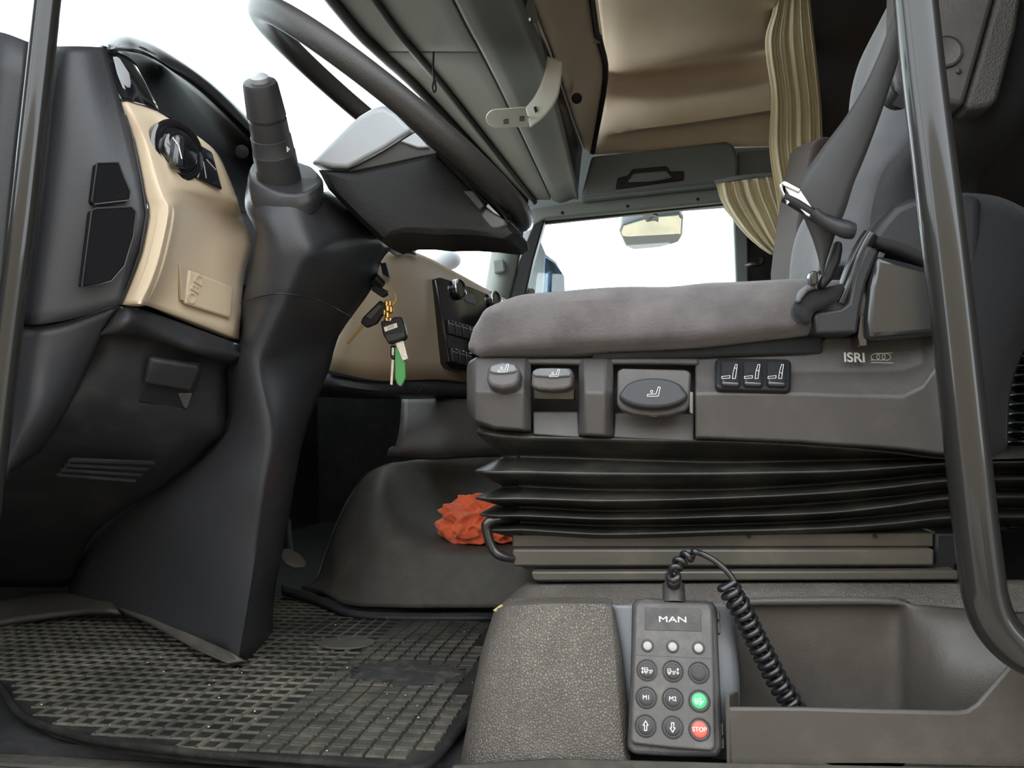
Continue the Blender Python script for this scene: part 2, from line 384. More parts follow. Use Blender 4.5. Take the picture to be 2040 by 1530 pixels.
# overhead console above the windscreen
oc = thing('overhead_console', P(1000, 200, 2.3), 'grey ceiling console with flat panels above the windscreen', 'console')
L1 = [(665, 0, 1.75), (807, 151, 2.2), (944, 274, 2.7), (1046, 400, 2.98)]
L2 = [(903, 0, 1.75), (958, 105, 2.0), (1013, 215, 2.35), (1100, 400, 2.98)]
L1 = [(665, 0, 1.75), (760, 104, 2.02), (850, 190, 2.35), (1046, 400, 2.98)]
L3 = [(1031, 0, 1.85), (1074, 105, 2.08), (1112, 230, 2.45), (1152, 396, 2.99)]
def row3(L): return pts(L)
A1, A2, A3 = row3(L1), row3(L2), row3(L3)
def near_ext(A): return [Vector((A[0].x - .02, .74, A[0].z + .02))] + A
A1, A2, A3 = near_ext(A1), near_ext(A2), near_ext(A3)
def panel(a, b, i, j, name, m, gap=.004, up=.0, th=.02):
    seg = []
    for k in range(i, j + 1):
        p, q = a[k], b[k]; d = (q - p).normalized() * gap
        seg.append([p + d, q - d])
    d0 = (seg[1][0] - seg[0][0]).normalized() * gap; dn = (seg[-1][0] - seg[-2][0]).normalized() * gap
    seg[0] = [v + d0 for v in seg[0]]; seg[-1] = [v - dn for v in seg[-1]]
    return surf(name, seg, m, oc, th, 4, 4, px=False, bevel=.003)
AM = [p.lerp(q, .36) for p, q in zip(A1, A2)]
for a, b in ((A1, AM), (AM, A2)):
    panel(a, b, 0, 2, 'panel', M['grey']); panel(a, b, 2, 4, 'panel', M['grey'])
backrows = [[p + Vector((0, 0, .02)), q + Vector((0, 0, .02))] for p, q in zip(A1, A3)]
surf('backing', backrows, M['darker'], oc, .02, 3, 3, px=False)
surf('fascia', [[A2[k] + Vector((.003, 0, 0)), A2[k].lerp(A3[k], .35) + Vector((.0, 0, -.012)), A2[k].lerp(A3[k], .75) + Vector((.005, 0, -.0)), A3[k], A3[k] + Vector((0, 0, .06))] for k in range(5)], M['grey'], oc, .015, 5, 4, px=False)
for L, r in ((A1, .016), (AM, .011)):
    o_ = tube('blind_rail', [p + Vector((0, 0, -.006)) for p in L], r, M['darker'], oc, 10, n=4)
lp = P(866, 140, 2.02)
tl = tube('pull_cord', [P(864, 103, 1.99), P(863, 130, 1.99), P(864, 160, 1.99), P(861, 176, 1.99), P(865, 184, 1.99), P(868, 176, 1.99), P(866, 160, 1.99)], .0028, M['darker'], oc, 8, n=4)
# rear-facing locker above the console
lk = thing('overhead_locker', P(1140, 200, 2.5), 'beige locker door with dark edge high beside the ceiling', 'locker')
L4 = [(1073, 0, 1.92), (1110, 114, 2.28), (1140, 206, 2.6), (1171, 304, 2.98)]
L5 = [(1176, 0, 2.36), (1192, 80, 2.56), (1204, 156, 2.76), (1178, 306, 2.99)]
B4, B5 = near_ext(pts(L4)), pts(L5); B5 = [Vector((B5[0].x - .02, .74, 2.0))] + B5
surf('locker_door', [[a, a.lerp(b, .5), b] for a, b in zip(B4, B5)], M['beige2'], lk, .02, 3, 4, px=False)
surf('recess', [[p + Vector((-.0, .0, .03)), q + Vector((-.02, 0, .02))] for p, q in zip(A3, B4)], M['darker'], lk, .02, 3, 4, px=False)
tube('edge_seal', [p + Vector((.004, -.004, 0)) for p in B5], .011, M['darker'], lk, 8, n=4)
kf2 = Frame(P(1149, 196, 2.52), P(1159, 202, 2.56), P(1147, 180, 2.51))
lathe('lock', P(1149, 196, 2.55) , (P(1149, 196, 2.52) - P(1149, 196, 2.6)), [(-.01, .018), (.008, .018), (.01, .014)], M['darker'], lk, 16)
# pale bracket arm
br = thing('bracket_arm', P(1050, 235, 2.2), 'white perforated bracket arm hanging under the grey ceiling console', 'bracket')
Fb = Frame(P(1010, 237, 2.18), P(1050, 234, 2.18), P(1010, 215, 2.1))
def arc(cx, cy, rx, ry, a0, a1, n): return [(cx + rx * math.cos(math.radians(a0 + (a1 - a0) * i / n)), cy + ry * math.sin(math.radians(a0 + (a1 - a0) * i / n))) for i in range(n + 1)]
Fb.slab('plate', arc(990, 237, 22, 18, 100, 260, 8) + [(1046, 215), (1056, 253)], -.003, .001, M['bracket'], br, .001)
for x, y in ((1008, 243), (1040, 237)): Fb.slab('slot', [(x - 5, y - 4), (x + 5, y - 5), (x + 5, y + 4), (x - 5, y + 5)], .0008, .0022, M['darker'], br, 0)
surf('arm', [[(1046, 215, 2.18), (1051, 234, 2.18), (1056, 254, 2.18)], [(1062, 196, 2.17), (1072, 215, 2.17), (1084, 232, 2.17)], [(1076, 170, 2.16), (1092, 185, 2.16), (1110, 196, 2.16)], [(1086, 140, 2.16), (1103, 146, 2.16), (1119, 150, 2.16)], [(1090, 112, 2.17), (1106, 116, 2.17), (1122, 122, 2.17)]], M['bracket'], br, .004, 4, 5)
slab('slot', [(1063, 214, 2.165), (1068, 211, 2.165), (1071, 221, 2.165), (1066, 224, 2.165)], M['darker'], br, (0, .003, 0), 0)
slab('mount_plate', [(1030, -10, 1.9), (1064, -10, 1.93), (1072, 45, 2.0), (1046, 52, 2.0)], M['grey'], br, (0, .01, .01), .003)
lathe('bolt', P(1055, 40, 1.985), (CAM - P(1055, 40, 1.985)), [(0, .008), (.005, .008), (.007, .005)], M['chrome'], br, 12)

# outside mirrors
mr = thing('kerb_mirror', P(1298, 430, 3.25), 'pale rounded kerb mirror hanging outside the passenger window', 'mirror')
def mY(y): return 3.3 + (y - 426) / 73 * .32
mo_ = [(1233, 462), (1238, 450), (1275, 438), (1310, 430), (1355, 426), (1362, 434), (1360, 470), (1352, 484), (1315, 494), (1262, 499), (1246, 492)]
obj('housing', slab_bm([P(x, y, mY(y)) for x, y in mo_], (0, .02, .05)), M['mirrorback'], mr, 45, .012, 3)
obj('mirror_glass', slab_bm([P(1297 + (x - 1297) * .93, 463 + (y - 463) * .9, mY(y) - .004) for x, y in mo_], (0, .001, .003)), M['mirror'], mr, 30)
slab('mirror_stay', [(1275, 414, 3.1), (1318, 408, 3.1), (1312, 424, 3.1), (1312, 440, 3.36), (1290, 442, 3.36)], M['grey2'], mr, (0, .04, 0), .006)
wm = thing('wing_mirror', P(1110, 560, 3.3), 'tall exterior wing mirror beyond the passenger door window', 'mirror')
slab('housing', [(1062, 450, 3.5), (1082, 480, 3.5), (1092, 505, 3.5), (1112, 520, 3.5), (1128, 548, 3.5), (1132, 640, 3.5), (1030, 640, 3.5), (1045, 540, 3.5)], M['mirrorback'], wm, (-.1, .06, 0), .02, seg=3)
slab('mirror_glass', [(1086, 512, 3.49), (1106, 524, 3.49), (1124, 550, 3.49), (1128, 630, 3.49), (1078, 630, 3.49)], mat('sky_tinted_mirror', (.35, .6, .95), .05, metal=1), wm, (0, .005, 0), .001)  # blue of the reflected sky is put into the glass colour
tube('mirror_mount', [P(1100, 600, 3.5), P(1090, 640, 3.3), Vector((P(1060, 660, 3.06).x, 3.05, .9))], .02, M['mirrorback'], wm, 10)
fm = thing('front_mirror', P(880, 560, 3.1), 'pale rounded mirror outside beyond the windscreen edge', 'mirror')
bm = bmesh.new(); Mx = Matrix.Translation(P(893, 518, 3.6)) @ Matrix.Diagonal((.065, .04, .05, 1)); bmesh.ops.create_uvsphere(bm, u_segments=20, v_segments=12, radius=1, matrix=Mx)
obj('head', bm, M['mirrorback'], fm)
tube('arm', [P(893, 520, 3.6), P(865, 522, 3.6), P(840, 515, 3.6), P(838, 640, 3.4), Vector((-1.0, 3.12, .72)), Vector((-1.0, 3.08, .7))], [.03, .025, .02, .02, .02, .02], M['mirrorback'], fm)

# curtains
def curtain(name, left, right, Yb, folds, amp, label, m=M['curtain'], n=70):
    l = spline([Vector((x, y, 0)) for x, y in left], 6); r = spline([Vector((x, y, 0)) for x, y in right], 6); rows = []
    for a, b in zip(l, r):
        i = len(rows); row = []
        for k in range(n + 1):
            t = k / n; ph = folds * 2 * math.pi * t + .6 * math.sin(3 * t + i * .12)
            q = a.lerp(b, t); row.append(P(q.x, q.y, Yb + amp * math.sin(ph) + amp * .4 * math.sin(2.3 * ph + 1)))
        rows.append(row)
    bm, _ = grid_bm(rows); face_cam(bm)
    o = obj(name, bm, m, None, 180, solid=.002); tag(o, label, 'curtain'); return o
curtain('curtain', [(1552, -60), (1540, 20), (1524, 84), (1536, 190), (1534, 300), (1552, 420), (1556, 520)], [(1612, -60), (1614, 0), (1624, 90), (1636, 210), (1640, 290), (1650, 400), (1660, 520)], 2.72, 5, .018, 'long beige curtain hanging from the roof beside the dark bunk')
curtain('tied_curtain', [(1428, 366), (1438, 402), (1466, 446), (1500, 482), (1536, 507)], [(1560, 348), (1566, 380), (1574, 420), (1580, 470), (1585, 520)], 2.82, 6, .022, 'short beige curtain gathered at the corner of the passenger window')

tag(tube('curtain_rail', pts([(1425, 362, 2.9), (1480, 352, 2.84), (1560, 345, 2.80), (1640, 330, 2.72)]), .008, M['grey2'], None, 10, n=3), 'thin grey curtain rail above the tied curtain', 'rail')
# passenger seat, seen past the driver seat
ps = thing('passenger_seat', P(1580, 700, 2.4), 'brown fabric passenger seat standing behind the driver seat', 'seat')
sections('backrest', [[(1536, 620, 2.65), (1534, 545, 2.65), (1545, 450, 2.65), (1560, 370, 2.65), (1572, 305, 2.65), (1592, 289, 2.65), (1614, 296, 2.65), (1630, 330, 2.65), (1650, 440, 2.65), (1665, 620, 2.65)],
    [(1580, 640, 2.25), (1578, 545, 2.25), (1590, 440, 2.25), (1606, 350, 2.25), (1620, 285, 2.25), (1640, 270, 2.25), (1665, 275, 2.25), (1690, 310, 2.25), (1715, 430, 2.25), (1735, 640, 2.25)]], M['brown'], ps, bevel=.03, seg=4)
box('cushion', (.1, 2.2, .45), (.55, 2.65, .6), M['brown'], ps, .04, 4)
box('base', (.15, 2.25, 0), (.5, 2.6, .45), M['darker'], ps, .02)
hk = tube('coat_hook', [P(1488, 528, 2.95), P(1500, 526, 2.9), (P(1512, 528, 2.9)), P(1520, 518, 2.9), P(1514, 512, 2.9)], .008, M['darker'], None, 8, n=4); tag(hk, 'small black hook on the frame behind the passenger window', 'hook')
# ------------------------------------------------------------------ dashboard, driver side
da = thing('dashboard', P(200, 900, 1.0) * 1, 'charcoal and beige dashboard end beside the steering column', 'dashboard')
box('top_deck', (-1.36, .80, .66), (-.78, 2.40, .73), M['dark'], da, .01)
surf('end_panel', [
    [(-60, 104, .835), (70, 93, .835), (120, 92, .83), (165, 92, .845), (206, 94, .87)],
    [(-64, 175, .835), (62, 170, .83), (115, 165, .825), (170, 160, .84), (228, 160, .875)],
    [(-70, 300, .835), (52, 300, .83), (105, 300, .825), (180, 290, .84), (266, 290, .88)],
    [(-80, 430, .835), (42, 430, .83), (95, 430, .825), (185, 430, .845), (293, 428, .885)],
    [(-85, 535, .835), (32, 540, .83), (85, 540, .825), (165, 530, .845), (266, 528, .885)],
    [(-90, 650, .835), (25, 646, .83), (75, 645, .825), (140, 636, .845), (240, 606, .88)]], M['dark'], da, .012, 5, 4)
# seam and kick panel under it
surf('kick_panel', [
    [(-25, 652, .87), (20, 650, .84), (75, 650, .835), (140, 642, .855), (240, 612, .89)],
    [(-30, 740, .87), (12, 740, .84), (65, 740, .835), (120, 730, .86), (200, 680, .9)],
    [(-40, 830, .87), (2, 830, .84), (50, 830, .835), (95, 830, .86), (135, 815, .92)],
    [(-50, 960, .87), (-15, 955, .84), (12, 948, .84), (40, 930, .88), (80, 900, .95)]], M['dark'], da, .012, 4, 4)
# air grilles in the end panel
Fv = Frame(P(215, 440, .848), P(255, 440, .868), P(215, 400, .846))
for pp in ([(193, 325), (236, 323), (247, 352), (260, 382), (258, 399), (188, 407), (184, 400)], [(182, 420), (192, 415), (262, 412), (271, 422), (266, 470), (248, 530), (222, 560), (195, 568), (164, 571)]):
    v = Fv.slab('air_grille', pp, -.012, .004, M['speaker'], da, .002)
    cx = sum(p[0] for p in pp) / len(pp); cy = sum(p[1] for p in pp) / len(pp)
    rim = [Fv.at(cx + (x - cx) * 1.0, cy + (y - cy) * 1.0, .0038) for x, y in pp]
    obj('grille_rim', tube_bm(rim, .0011, 6, True), M['dark'], v)
# beige trim
bp = surf('beige_trim', [
    [(233, 203, .885), (247, 202, .888), (258, 204, .895), (275, 209, .915), (295, 215, .94), (316, 223, .96)],
    [(244, 230, .887), (265, 232, .882), (275, 235, .888), (315, 246, .93), (355, 257, .95), (400, 276, .985)],
    [(266, 280, .887), (288, 286, .882), (299, 290, .888), (335, 300, .925), (384, 309, .965), (436, 312, 1.005)],
    [(280, 350, .887), (306, 354, .882), (318, 357, .888), (345, 362, .915), (404, 374, .975), (468, 384, 1.035)],
    [(287, 390, .887), (318, 390, .882), (330, 392, .888), (356, 385, .925), (415, 405, 1.0), (476, 410, 1.05)],
    [(295, 425, .887), (328, 420, .882), (340, 422, .889), (366, 420, .945), (420, 438, 1.02), (485, 439, 1.095)],
    [(281, 500, .887), (312, 503, .882), (324, 504, .889), (352, 505, .945), (410, 502, 1.015), (503, 485, 1.1)],
    [(259, 560, .887), (294, 560, .882), (306, 561, .889), (336, 566, .94), (400, 575, 1.01), (487, 549, 1.09)],
    [(239, 606, .887), (272, 605, .882), (285, 607, .889), (314, 616, .935), (390, 642, 1.0), (476, 676, 1.08)]], M['beige'], da, .015, 5, 5)
tube('trim_seam', pts([(233, 203, .882), (240, 224, .882), (250, 232, .882), (266, 280, .882), (280, 350, .882), (293, 426, .882), (280, 500, .882), (258, 560, .882), (239, 607, .882)]), .0018, M['darker'], da, 8)
# light switch and its buttons
Fs = Frame(P(352, 300, .933), P(420, 330, .985), P(338, 230, .922))
sw = Fs.lathe('light_switch', 351, 300, [(-.006, .041), (.004, .041), (.006, .038), (.006, .031), (.004, .030)], M['gloss'], da, 40)
lathe('dial', Fs.at(352, 302), Fs.n, [(.003, .027), (.010, .026), (.012, .023)], M['gloss'], sw, 32)
obj('dial_grip', box_bm(Fs.at(352, 303, .016), (.014, .044, .016), Matrix((Fs.u, Fs.v, Fs.n)).transposed()), M['piano'], sw, 45, .005, 3)
Fs.strokes('dial_mark', [[(345, 275), (356, 290), (362, 315)]], .0016, M['white'], sw, .0245)
Fs.strokes('dial_symbol', arcs := [arc(373, 294, 3.5, 4, 0, 360, 10)], .0009, M['white'], sw, .0065)
bk = Fs.slab('switch_block', [(368, 270), (424, 303), (444, 378), (392, 355), (398, 335), (394, 305)], -.006, .004, M['gloss'], da, .002)
Fs.strokes('switch_gap', [[(395, 297), (406, 325), (411, 354)], [(412, 318), (430, 338)]], .0012, M['silver'], bk, .0048)
# socket cover low on the trim
Fo = Frame(P(415, 588, 1.012), P(465, 606, 1.062), P(418, 540, 1.008))
fl = Fo.slab('socket_cover', [(377, 537), (466, 572), (460, 635), (370, 605)], -.004, .004, M['beige'], da, .003, 3)
Fo.text('embossed_letters', 'OBD', 390, 576, 15, M['beige'], fl, 1, .02, .0045, math.radians(78), .0012)
Fo.slab('finger_notch', [(358, 527), (384, 535), (376, 541), (369, 600), (362, 598)], -.004, .0015, mat('beige_notch_shade', (.36, .28, .2), .6), da, .001)  # darker beige puts the shade of the recess into the colour
# satin corner cap with pale lens, instrument hood and face
surf('corner_cap', [
    [(197, 89, .88), (212, 93, .885), (235, 104, .90), (256, 114, .92), (272, 128, .94)],
    [(206, 125, .875), (218, 128, .88), (245, 140, .895), (270, 148, .92), (293, 166, .95)],
    [(218, 165, .875), (230, 168, .88), (258, 180, .90), (285, 190, .93), (308, 198, .96)],
    [(232, 202, .88), (246, 200, .885), (268, 205, .905), (290, 212, .935), (318, 222, .965)]], M['gloss'], da, .012, 4, 4)
slab('pale_lens', [(224, 112, .879), (233, 112, .886), (252, 142, .893), (256, 162, .897), (253, 177, .897), (244, 176, .887), (233, 148, .882)], M['hub'], da, (0, .006, 0), .001)
surf('instrument_hood', [
    [(197, 89, .95), (215, 74, .96), (240, 66, .98), (268, 71, 1.0), (327, 98, 1.07), (419, 162, 1.18), (501, 240, 1.28), (560, 310, 1.35)],
    [(205, 92, .90), (224, 80, .91), (246, 74, .93), (272, 78, .96), (327, 104, 1.04), (419, 168, 1.15), (501, 248, 1.25), (560, 318, 1.32)],
    [(215, 97, .885), (236, 93, .89), (258, 92, .92), (284, 98, .95), (327, 122, 1.03), (408, 180, 1.14), (501, 262, 1.24), (560, 330, 1.31)],
    [(218, 99, .89), (240, 98, .90), (262, 100, .93), (288, 104, .96), (330, 130, 1.05), (402, 182, 1.16), (501, 270, 1.26), (560, 338, 1.33)],
    [(222, 100, .99), (246, 102, 1.02), (268, 105, 1.06), (296, 112, 1.1), (340, 140, 1.18), (410, 192, 1.28), (501, 282, 1.38), (560, 345, 1.44)]], M['dark'], da, .006, 4, 3)
cf = surf('instrument_face', [
    [(240, 95, 1.04), (300, 108, 1.12), (380, 165, 1.26), (470, 245, 1.36), (560, 330, 1.44)],
    [(262, 140, 1.02), (320, 170, 1.1), (400, 240, 1.22), (480, 310, 1.33), (560, 390, 1.42)],
    [(290, 210, .98), (350, 250, 1.06), (420, 310, 1.16), (490, 390, 1.26), (560, 460, 1.36)],
    [(330, 270, 1.0), (390, 320, 1.08), (450, 390, 1.16), (500, 450, 1.24), (560, 520, 1.34)]], M['darker'], da, .008, 4, 4)
slab('lower_surround', [(470, 420, 1.2), (535, 420, 1.2), (535, 570, 1.2), (470, 570, 1.2)], M['darker'], da, (0, .02, 0), .004)
lathe('dial_rim', P(482, 302, 1.27), (P(482, 302, 1.2) - P(482, 302, 1.3)), [(0, .012), (.004, .012), (.005, .008)], M['darker'], da, 16)
tube('bright_edge', pts([(318, 222, .963), (345, 236, .985), (380, 258, 1.005), (407, 283, 1.025), (434, 309, 1.048), (452, 350, 1.064), (469, 384, 1.078)]), .0025, M['piano'], da, 8, n=3)
# knee panel below the beige trim
surf('knee_panel', [
    [(232, 610, .89), (262, 612, .895), (300, 622, .93), (390, 654, 1.0), (477, 686, 1.08)],
    [(218, 640, .885), (252, 640, .88), (292, 646, .915), (390, 680, .985), (481, 706, 1.06)],
    [(198, 668, .89), (238, 664, .89), (286, 668, .925), (390, 702, .99), (474, 724, 1.07)],
    [(190, 676, .92), (232, 674, .925), (284, 682, .955), (382, 712, 1.02), (455, 736, 1.09)],
    [(160, 745, .92), (215, 745, .935), (280, 755, .97), (370, 775, 1.03), (450, 795, 1.1)],
    [(130, 815, .92), (190, 820, .95), (260, 830, .99), (350, 845, 1.04), (447, 856, 1.11)],
    [(66, 900, .95), (140, 905, .99), (225, 912, 1.03), (320, 915, 1.07), (425, 886, 1.13)],
    [(5, 950, .97), (90, 975, 1.05), (175, 990, 1.1), (255, 990, 1.13), (330, 966, 1.16)],
    [(-40, 1050, 1.15), (30, 1075, 1.2), (95, 1080, 1.23), (150, 1075, 1.25), (190, 1060, 1.27)],
    [(-60, 1170, 1.36), (0, 1170, 1.38), (50, 1170, 1.4), (100, 1170, 1.41), (136, 1168, 1.42)]], M['foot'], da, .012, 4, 4)
Fk = Frame(P(340, 760, 1.005), P(400, 775, 1.045), P(345, 700, .985))
lt = Fk.slab('latch_recess', [(275, 802), (298, 716), (402, 724), (403, 745), (372, 817)], -.004, .0035, M['darker'], da, .003)
Fk.slab('latch', [(288, 766), (300, 714), (398, 730), (400, 740), (382, 782)], .003, .016, M['foot'], lt, .005, 3)
Fk.slab('latch_edge', [(355, 784), (384, 784), (373, 816), (366, 812)], .003, .006, M['seatp'], lt, .002)
Fl = Frame(P(220, 935, 1.015), P(300, 940, 1.052), P(222, 900, .998))
vg = Fl.slab('footwell_vent', [(142, 915), (308, 922), (266, 962), (118, 948)], -.004, .002, M['darker'], da, .002)
for k in range(4):
    t = k / 3.3 + .04; x0, y0 = 142 - 26 * t, 916 + 32 * t; x1, y1 = 306 - 42 * t, 922 + 38 * t
    Fl.strokes('slat', [[(x0, y0), (x1, y1)]], .0055, M['foot'], vg, .005)

# ------------------------------------------------------------------ steering column and wheel
sc = thing('steering_column', P(500, 1310, 1.12), 'tall charcoal steering column shroud rising from the floor', 'column')
def X3(l, r, a, b): return [l, r, a, b]
surf('pedestal', [
    # left boundary, near face, ridge, rear face, right edge
    [(494, 352, 1.05), (508, 376, 1.01), (548, 394, .99), (598, 400, 1.0), (638, 384, 1.06), (655, 380, 1.12)],
    [(488, 412, 1.05), (514, 428, .995), (560, 440, .985), (615, 446, 1.0), (668, 424, 1.08), (702, 422, 1.14)],
    [(508, 458, 1.06), (530, 472, .995), (575, 490, .985), (628, 498, 1.0), (696, 470, 1.09), (777, 483, 1.22)],
    [(505, 505, 1.06), (530, 512, 1.0), (575, 525, .99), (614, 535, 1.01), (690, 525, 1.11), (760, 520, 1.24)],
    [(482, 605, 1.08), (520, 600, 1.02), (555, 600, 1.01), (588, 600, 1.03), (660, 590, 1.13), (740, 576, 1.25)],
    [(478, 680, 1.09), (496, 680, 1.04), (515, 685, 1.03), (545, 690, 1.05), (605, 680, 1.15), (676, 668, 1.26)],
    [(454, 735, 1.11), (480, 735, 1.05), (508, 738, 1.035), (532, 738, 1.055), (590, 740, 1.15), (655, 738, 1.27)],
    [(446, 856, 1.13), (490, 860, 1.07), (528, 862, 1.05), (554, 864, 1.07), (580, 866, 1.15), (608, 862, 1.27)],
    [(330, 966, 1.18), (420, 965, 1.11), (510, 965, 1.06), (538, 967, 1.08), (566, 970, 1.16), (588, 960, 1.28)],
    [(205, 1035, 1.28), (330, 1050, 1.17), (490, 1058, 1.08), (522, 1060, 1.1), (548, 1065, 1.18), (570, 1066, 1.3)],
    [(136, 1168, 1.42), (290, 1180, 1.24), (468, 1190, 1.1), (500, 1195, 1.115), (526, 1190, 1.2), (547, 1182, 1.32)],
    [(150, 1190, 1.42), (290, 1240, 1.26), (448, 1300, 1.12), (482, 1316, 1.125), (515, 1302, 1.21), (543, 1284, 1.32)]], M['dark'], sc, .015, 4, 4, 70)
tube('shroud_seam', pts([(480, 604, 1.06), (520, 590, 1.01), (560, 585, .998), (610, 592, 1.03), (655, 608, 1.1), (700, 632, 1.19)]), .0012, M['darker'], sc, 6, n=4)
slab('kick_strip', [(196, 1183, 1.36), (214, 1181, 1.34), (330, 1240, 1.22), (455, 1297, 1.1), (486, 1316, 1.1), (452, 1322, 1.09), (400, 1300, 1.12), (290, 1240, 1.25), (200, 1200, 1.35)], M['tunnel'], sc, (0, .02, -.01), .004)
lathe('shroud_screw', P(687, 461, 1.095), (CAM - P(687, 461, 1.1)), [(-.01, .007), (.003, .007), (.003, .004), (.001, .004)], M['darker'], sc, 16)
tube('lock_ring', pts([(760, 505, 1.235), (755, 512, 1.23), (755, 522, 1.23), (760, 526, 1.235)]), .002, M['darker'], sc, 6, n=3)
lathe('ignition_lock', P(748, 560, 1.25), P(768, 580, 1.27) - P(748, 560, 1.25), [(-.01, .012), (.012, .012), (.014, .008)], M['piano'], sc, 20)
# collar and control stalk
def ring_px(pp, Y): return [(x, y, Y) for x, y in pp]
cyl = thing  # alias kept for readability
top = [(497, 345), (500, 330), (515, 318), (560, 316), (600, 325), (622, 333), (640, 352), (642, 362), (620, 378), (590, 388), (556, 385), (510, 362)]
bot = [(494, 362), (497, 348), (512, 335), (560, 330), (600, 340), (626, 350), (643, 372), (643, 384), (622, 400), (586, 410), (548, 402), (505, 384)]
Yo = [.0, .02, .05, .08, .08, .08, .05, .03, .0, -.01, -.015, -.01]
sections('stalk_collar', [[(x * .94 + 34, y + 30, 1.01 + o) for (x, y), o in zip(bot, Yo)], [(x, y, 1.0 + o) for (x, y), o in zip(bot, Yo)], [(x, y, 1.0 + o) for (x, y), o in zip(top, Yo)]], M['dark'], sc, bevel=.003, seg=3, nu=3)
a0, a1 = P(557, 358, 1.02), P(517, 160, .92); ax = a1 - a0; Ls = ax.length
st = lathe('control_stalk', a0, ax, [(-.012, 0.03136), (Ls * .30, 0.02970), (Ls * .30 + .001, 0.02880), (Ls * .46, 0.02765), (Ls * .463, 0.02662), (Ls * .63, 0.02586), (Ls * .635, 0.02368), (Ls * .665, 0.02368), (Ls * .668, 0.02624), (Ls * .96, 0.02278), (Ls * .985, 0.02112), (Ls * .99, 0.01344)], M['dark'], sc, 36)
lathe('end_button', a0 + ax * .985, ax, [(0, .0125), (.007, .0125), (.009, .010)], M['hub'], st, 20)
Fq = Frame(P(576, 297, .963), P(586, 296, .973), P(574, 287, .957)); Fq.slab('arrow_mark', [(572, 292), (578, 297), (573, 303)], -.0005, .0006, M['white'], st, 0)

wc = Vector((-.364, 1.111, .829)); tl_ = math.radians(39.3)
wa = Vector((math.cos(tl_), 0, -math.sin(tl_))); wb = Vector((0, 1, 0)); wn = Vector((math.sin(tl_), 0, math.cos(tl_)))
def W(a, b, n): return wc + wa * a + wb * b + wn * n
sw_ = thing('steering_wheel', W(0, 0, -.1), 'large black steering wheel with grey hub on the column', 'steering wheel')
tube('rim', [W(.24 * math.cos(2 * math.pi * k / 96), .24 * math.sin(2 * math.pi * k / 96), 0) for k in range(96)], .0172, M['wheel'], sw_, 20, True)
def wring(a, b0, b1, n0, n1, rr=.35):
    out = []
    for k in range(16):
        t = 2 * math.pi * k / 16; c, s = math.cos(t), math.sin(t)
        c = math.copysign(abs(c) ** .55, c); s = math.copysign(abs(s) ** .55, s)
        out.append(W(a, (b0 + b1) / 2 + (b1 - b0) / 2 * c, (n0 + n1) / 2 + (n1 - n0) / 2 * s))
    return out
def hubring(poly, k, Y, dx=0, dy=0):
    cx = sum(p[0] for p in poly) / len(poly); cy = sum(p[1] for p in poly) / len(poly)
    return [(cx + (x - cx) * k + dx, cy + (y - cy) * k + dy, Y) for x, y in poly]
hb = [(634, 338), (680, 341), (700, 342), (765, 328), (836, 312), (872, 304), (940, 372), (1010, 438), (1038, 470), (1020, 482), (970, 476), (920, 473), (870, 474), (830, 470), (795, 470), (758, 480), (700, 425), (655, 378)]
sections('hub_back', [hubring(hb, .72, 1.03), hubring(hb, .92, 1.035), hubring(hb, 1, 1.06), hubring(hb, .99, 1.14, 16, 14), hubring(hb, .9, 1.2, 36, 34)], M['hubd'], sw_, bevel=.006, smooth=50, seg=3)
hc = [(619, 327), (650, 293), (688, 256), (716, 232), (743, 216), (766, 210), (790, 222), (826, 258), (770, 296), (692, 338), (660, 337)]
sections('hub_cover_lit', [hubring(hc, .94, 1.04), hubring(hc, 1, 1.055), hubring(hc, .96, 1.14, 20, 18), hubring(hc, .8, 1.2, 36, 36)], M['hub'], sw_, bevel=.006, smooth=50, seg=3)  # pale tone carries the windscreen light falling on this side of the hub
slab('spoke_face', [(690, 339, 1.05), (760, 301, 1.05), (826, 260, 1.05), (858, 292, 1.05), (874, 306, 1.05), (836, 314, 1.05), (765, 330, 1.05), (694, 344, 1.05)], M['wheel'], sw_, (0, .08, 0), .004)
slab('spoke_trim_and_gap', [(797, 281, 1.045), (827, 263, 1.045), (854, 293, 1.045), (832, 294, 1.045)], M['hub'], sw_, (0, .01, 0), .002)
slab('spoke_trim_and_gap', [(922, 380, 1.028), (942, 378, 1.028), (966, 408, 1.028), (955, 420, 1.028)], M['dark'], sw_, (0, .02, 0), .002)
slab('spoke_trim_and_gap', [(968, 411, 1.028), (972, 405, 1.028), (996, 430, 1.028), (984, 424, 1.028)], M['hub'], sw_, (0, .02, 0), .001)  # pale slab painted for the brightness seen through the spoke opening
slab('spoke_face', [(938, 454, 1.03), (968, 414, 1.03), (1006, 438, 1.03), (1008, 450, 1.03), (990, 456, 1.03)], M['seatp'], sw_, (0, .02, 0), .003)
wr = []
for a, hp in ((.04, (868, 302)), (.08, (890, 322)), (.12, (920, 352)), (.16, (950, 384)), (.20, (985, 416)), (.23, (1012, 446))):
    r0 = W(a, -math.sqrt(.24 ** 2 - a * a) + .006, -.006); h0 = P(hp[0], hp[1], 1.05); wr.append([r0, r0.lerp(h0, .5) + Vector((0, 0, -.004)), h0])
surf('spoke', wr, M['hubd'], sw_, .016, 5, 4, px=False)
tube('spoke', [W(.13, .205, -.004), P(985, 446, 1.25), P(960, 440, 1.15)], [.012, .014, .018], M['wheel'], sw_, 14, n=4)

